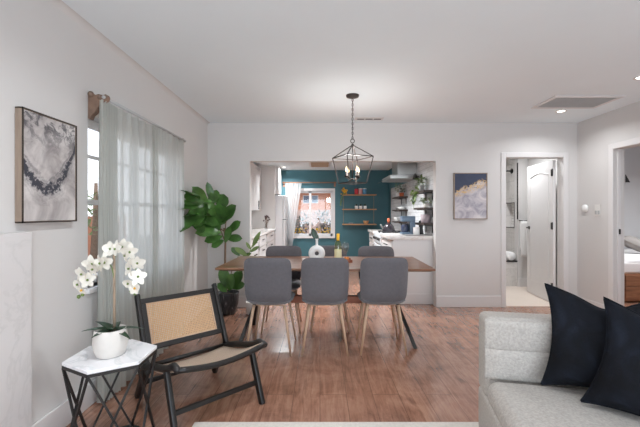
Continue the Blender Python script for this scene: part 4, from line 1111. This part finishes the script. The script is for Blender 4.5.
# kettle
kt = thing('kettle', 'dark plaid kettle with an orange handle on the gas range', 'kettle', (1.13, 5.93, .940))
MB().lathe([(.085, 0), (.098, .01), (.102, .04), (.085, .09), (.055, .125), (.02, .145), (.0001, .147)], 26).build('body', pm('kettle_enamel', c255(46, 42, 48), .25, var=.5, scale=30), kt)
MB().lathe([(.014, .145), (.02, .155), (.024, .19), (.018, .22), (.0001, .225)], 14).build('knob', 'copper', kt)
MB().tube([(-.085, -.02, .05), (-.12, -.03, .09), (-.135, -.035, .12)], [.018, .013, .010], 10).build('spout', 'steel', kt)
hd_ = thing('range_hood', 'stainless range hood with a chimney and curved glass canopy', 'range hood', (0, 0, 0))
MB().box(1.27, 1.586, 5.90, 6.35, 1.86, 2.249).build('chimney', 'steel', hd_)
MB().box(1.12, 1.586, 5.74, 6.50, 1.80, 1.86).build('canopy', 'steel', hd_, bevel=.006)
gl = MB().grid(lambda u, v: (1.02+.57*u, 5.70+.84*v, 1.775+.085*math.sin(PI/2*min(1, u*2.2))), 12, 6)
gl.build('glass_visor', 'glassware', hd_, solid=.006)
# tile wall shelves
def tshelf(y0_, y1_, z_, label):
    t = thing('wall_shelf', label, 'shelf', (1.588, y0_, z_), 0, 'dark wall shelves on the white tiles')
    MB().box(-.16, -.001, 0, y1_-y0_, -.028, 0).build('board', 'darkshelf', t, bevel=.002)
    for yy in (.12, y1_-y0_-.12): MB().box(-.14, -.001, yy-.008, yy+.008, -.036, -.028).box(-.010, -.001, yy-.012, yy+.012, -.14, -.036).build('bracket', 'blackmetal', t)
ZS = [1.565, 1.325, 1.105]
for nm, z_ in zip(('upper', 'middle', 'lower'), ZS):
    tshelf(4.95, 5.50, z_, nm+' dark shelf of the nearer column on the white tiled wall')
    tshelf(6.50, 7.12, z_-.012, nm+' dark shelf of the farther column on the white tiled wall')
def bushy(name, label, loc, r, h, mat='leafdark', potm='grey', pr=.05, ph=.09, trail=0, n=60, cat='plant', ls=.06):
    t = thing(name, label, cat, loc)
    MB().lathe([(pr*.8, 0), (pr*.85, .003), (pr, ph), (pr*.9, ph), (.0001, ph*.85)], 18).build('pot', potm, t)
    m = MB()
    for k in range(n):
        a = random.uniform(0, 2*PI); rr = r*math.sqrt(random.random()); z_ = ph+h*random.random()
        m.leaf((rr*math.cos(a)*.8, rr*math.sin(a), z_), (math.cos(a), math.sin(a), random.uniform(-.3, .9)), ls*random.uniform(.7, 1.3), ls*.5, curl=.25)
    if trail:
        for q_ in range(5):
            x_ = -pr-.015-.03*random.random(); y_ = random.uniform(-.12, .12); L = trail*random.uniform(.4, 1)
            if t.location.x < 1.43 and False: pass
            m.tube([(0, y_*.5, ph), (-.08, y_, ph+.01), (-.105-.02*random.random(), y_, -L)], .0025, 4)
            for w_ in range(int(L/.02)):
                f = random.random(); m.leaf((-.115+random.gauss(0, .008), y_+random.gauss(0, .015), ph-.02-(L)*f), (random.gauss(0, 1), random.gauss(0, 1), -.5), ls, ls*.6, curl=.2)
    m.build('foliage', mat, t); return t
bushy('trailing_pothos', 'trailing green pothos hanging from the upper nearer shelf', (1.51, 5.36, ZS[0]+.001), .08, .12, 'leafol', 'grey', trail=.30, n=80)
bushy('shelf_plant', 'small green plant on the middle nearer tile shelf', (1.51, 5.12, ZS[1]+.001), .08, .08, 'leafol', 'potwhite', .045, .06, n=60)
t = thing('lavender_pot', 'mauve planter pot on the lower nearer tile shelf', 'pot', (1.51, 5.15, ZS[2]+.001)); MB().lathe([(.06, 0), (.064, .004), (.07, .12), (.064, .12), (.0001, .11)], 22).build('body', 'lav', t); MB().lathe([(.0001, .113), (.063, .112), (.063, .11)], 18).build('soil', 'soil', t)
bushy('shelf_fern', 'dark leafy plant on the upper farther tile shelf', (1.51, 6.66, ZS[0]-.011), .08, .14, 'leafdark', 'copper', .045, .07, n=70)
t = thing('twig_vase', 'small vase of olive twigs at the far end of the upper farther tile shelf', 'vase', (1.51, 6.98, ZS[0]-.011)); MB().lathe([(.03, 0), (.045, .03), (.03, .08), (.015, .10)], 18).build('vase', 'ceramic', t)
m = MB()
for k in range(26):
    a = random.uniform(0, 2*PI); m.leaf((.05*math.cos(a), .10*math.sin(a), .12+.16*random.random()), (random.gauss(0, 1), random.gauss(0, 1), .6), .05, .02)
for k in range(5): a = k*1.25; m.tube([(0, 0, .08), (.05*math.cos(a), .10*math.sin(a), .26)], .002, 4)
m.build('twigs', 'leafol', t)
for k, (y_, mt, lb_) in enumerate(((6.92, 'grey', 'shallow grey bowl on the middle farther tile shelf'), (6.66, 'ceramic', 'white bowl on the middle farther tile shelf'))):
    o = MB().lathe([(.035, 0), (.04, .004), (.075, .045), (.07, .045), (.0001, .01)], 22).build('shelf_bowl', mt, loc=(1.505, y_, ZS[1]-.011)); tag(o, lb_, 'bowl')
for k, (y_, mt, lb_) in enumerate(((6.93, 'ceramic', 'white serving bowl on the lower farther tile shelf'), (6.67, 'grey', 'grey serving bowl on the lower farther tile shelf'))):
    o = MB().lathe([(.05, 0), (.055, .004), (.085, .075), (.08, .075), (.0001, .01)], 22).build('serving_bowl', mt, loc=(1.50, y_, ZS[2]-.011)); tag(o, lb_, 'bowl')
scn = thing('wall_sconce', 'small black wall lamp above the trailing pothos', 'wall lamp', (1.588, 5.62, 1.80))
MB().box(-.012, -.001, -.03, .03, -.05, .05).tube([(-.01, 0, 0), (-.10, 0, .03)], .007, 6).build('arm', 'blackmetal', scn); MB().lathe([(.045, -.02), (.03, .04), (.012, .07), (.0001, .07)], 16, (-.10, 0, -.005)).build('shade', 'blackmetal', scn)
# counter things
cm = thing('coffee_maker', 'blue grey coffee maker on the right worktop', 'coffee maker', (1.30, 5.33, .931))
MB().box(-.10, .09, -.09, .09, 0, .035).build('base', 'bluegrey', cm, bevel=.008)
MB().box(.01, .09, -.085, .085, .035, .26).box(-.10, .09, -.088, .088, .19, .27).build('body', 'bluegrey', cm, bevel=.01)
MB().lathe([(.045, .036), (.055, .06), (.055, .12), (.04, .15), (.0001, .15)], 20, (-.045, 0, 0)).build('carafe', 'darkglass', cm)
gr = thing('pepper_grinder', 'black grinder behind the white canister on the right worktop', 'grinder', (1.47, 5.24, .931)); MB().lathe([(.035, 0), (.038, .01), (.026, .09), (.034, .16), (.03, .20), (.0001, .215)], 20).build('body', 'black', gr); MB().lathe([(.0001, .214), (.012, .22), (.0001, .24)], 12).build('knob', 'steel', gr)
cn = thing('canister', 'short white canister on the right worktop', 'canister', (1.34, 5.08, .931)); MB().lathe([(.042, 0), (.045, .004), (.045, .09), (.042, .094)], 22).build('body', 'ceramic', cn); MB().lathe([(.046, .092), (.046, .102), (.0001, .106)], 22).build('lid', 'plate', cn)
tg = thing('marble_tray', 'flat grey tray under the white canister on the right worktop', 'tray', (1.36, 5.0, .931)); MB().box(-.18, .15, -.05, .15, 0, .010).build('slab', 'grey', tg, bevel=.003)
cn.location = (1.36, 5.08, .942)

# ------------------------------------------------------------------ light and sky
def area(name, loc, rot, sx, sy, e, col=(1, 1, 1)):
    l = bpy.data.lights.new(name, 'AREA'); l.shape = 'RECTANGLE'; l.size = sx; l.size_y = sy; l.energy = e; l.color = col
    o = bpy.data.objects.new(name, l); COL.objects.link(o); o.location = loc; o.rotation_euler = rot
    return o
area('fill_behind', (.95, -2.58, 1.25), (math.radians(127), 0, 0), 4.0, 1.9, 125, (.76, .89, 1))   # added soft fill lamp, set in the made-up window behind the camera
s = bpy.data.lights.new('sun', 'SUN'); s.energy = 1.5; s.angle = .01; s.color = (1, .95, .88)
so_ = bpy.data.objects.new('sun', s); COL.objects.link(so_); so_.rotation_euler = (math.radians(40), 0, math.radians(14))
w = bpy.data.worlds.new('sky'); scene.world = w; w.use_nodes = True
nt = w.node_tree; nt.nodes.clear()
o_ = nt.nodes.new('ShaderNodeOutputWorld'); b_ = nt.nodes.new('ShaderNodeBackground')
tc = nt.nodes.new('ShaderNodeTexCoord'); sp_ = nt.nodes.new('ShaderNodeSeparateXYZ'); rp = nt.nodes.new('ShaderNodeValToRGB')
nt.links.new(tc.outputs['Generated'], sp_.inputs[0]); nt.links.new(sp_.outputs[2], rp.inputs[0])
rp.color_ramp.elements[0].color = (.92, .95, 1, 1); rp.color_ramp.elements[1].color = (.55, .72, 1, 1)
nt.links.new(rp.outputs[0], b_.inputs[0]); b_.inputs[1].default_value = 1.8
nt.links.new(b_.outputs[0], o_.inputs[0])

cam = bpy.data.cameras.new('camera'); co_ = bpy.data.objects.new('camera', cam); COL.objects.link(co_)
co_.location = (0, 0, 1.24); co_.rotation_euler = (PI/2, 0, 0); cam.sensor_width = 36; cam.lens = 36*F/640; cam.clip_start = .05
scene.camera = co_
scene.view_settings.view_transform = 'Standard'; scene.view_settings.look = 'None'
scene.view_settings.exposure = 0.22; scene.view_settings.gamma = 1.0
scene.view_settings.use_curve_mapping = False
scene.cycles.max_bounces = 10; scene.cycles.diffuse_bounces = 6; scene.cycles.transparent_max_bounces = 16
scene.cycles.sample_clamp_indirect = 4
scene.cycles.use_denoising = True
scene.cycles.caustics_reflective = False; scene.cycles.caustics_refractive = False
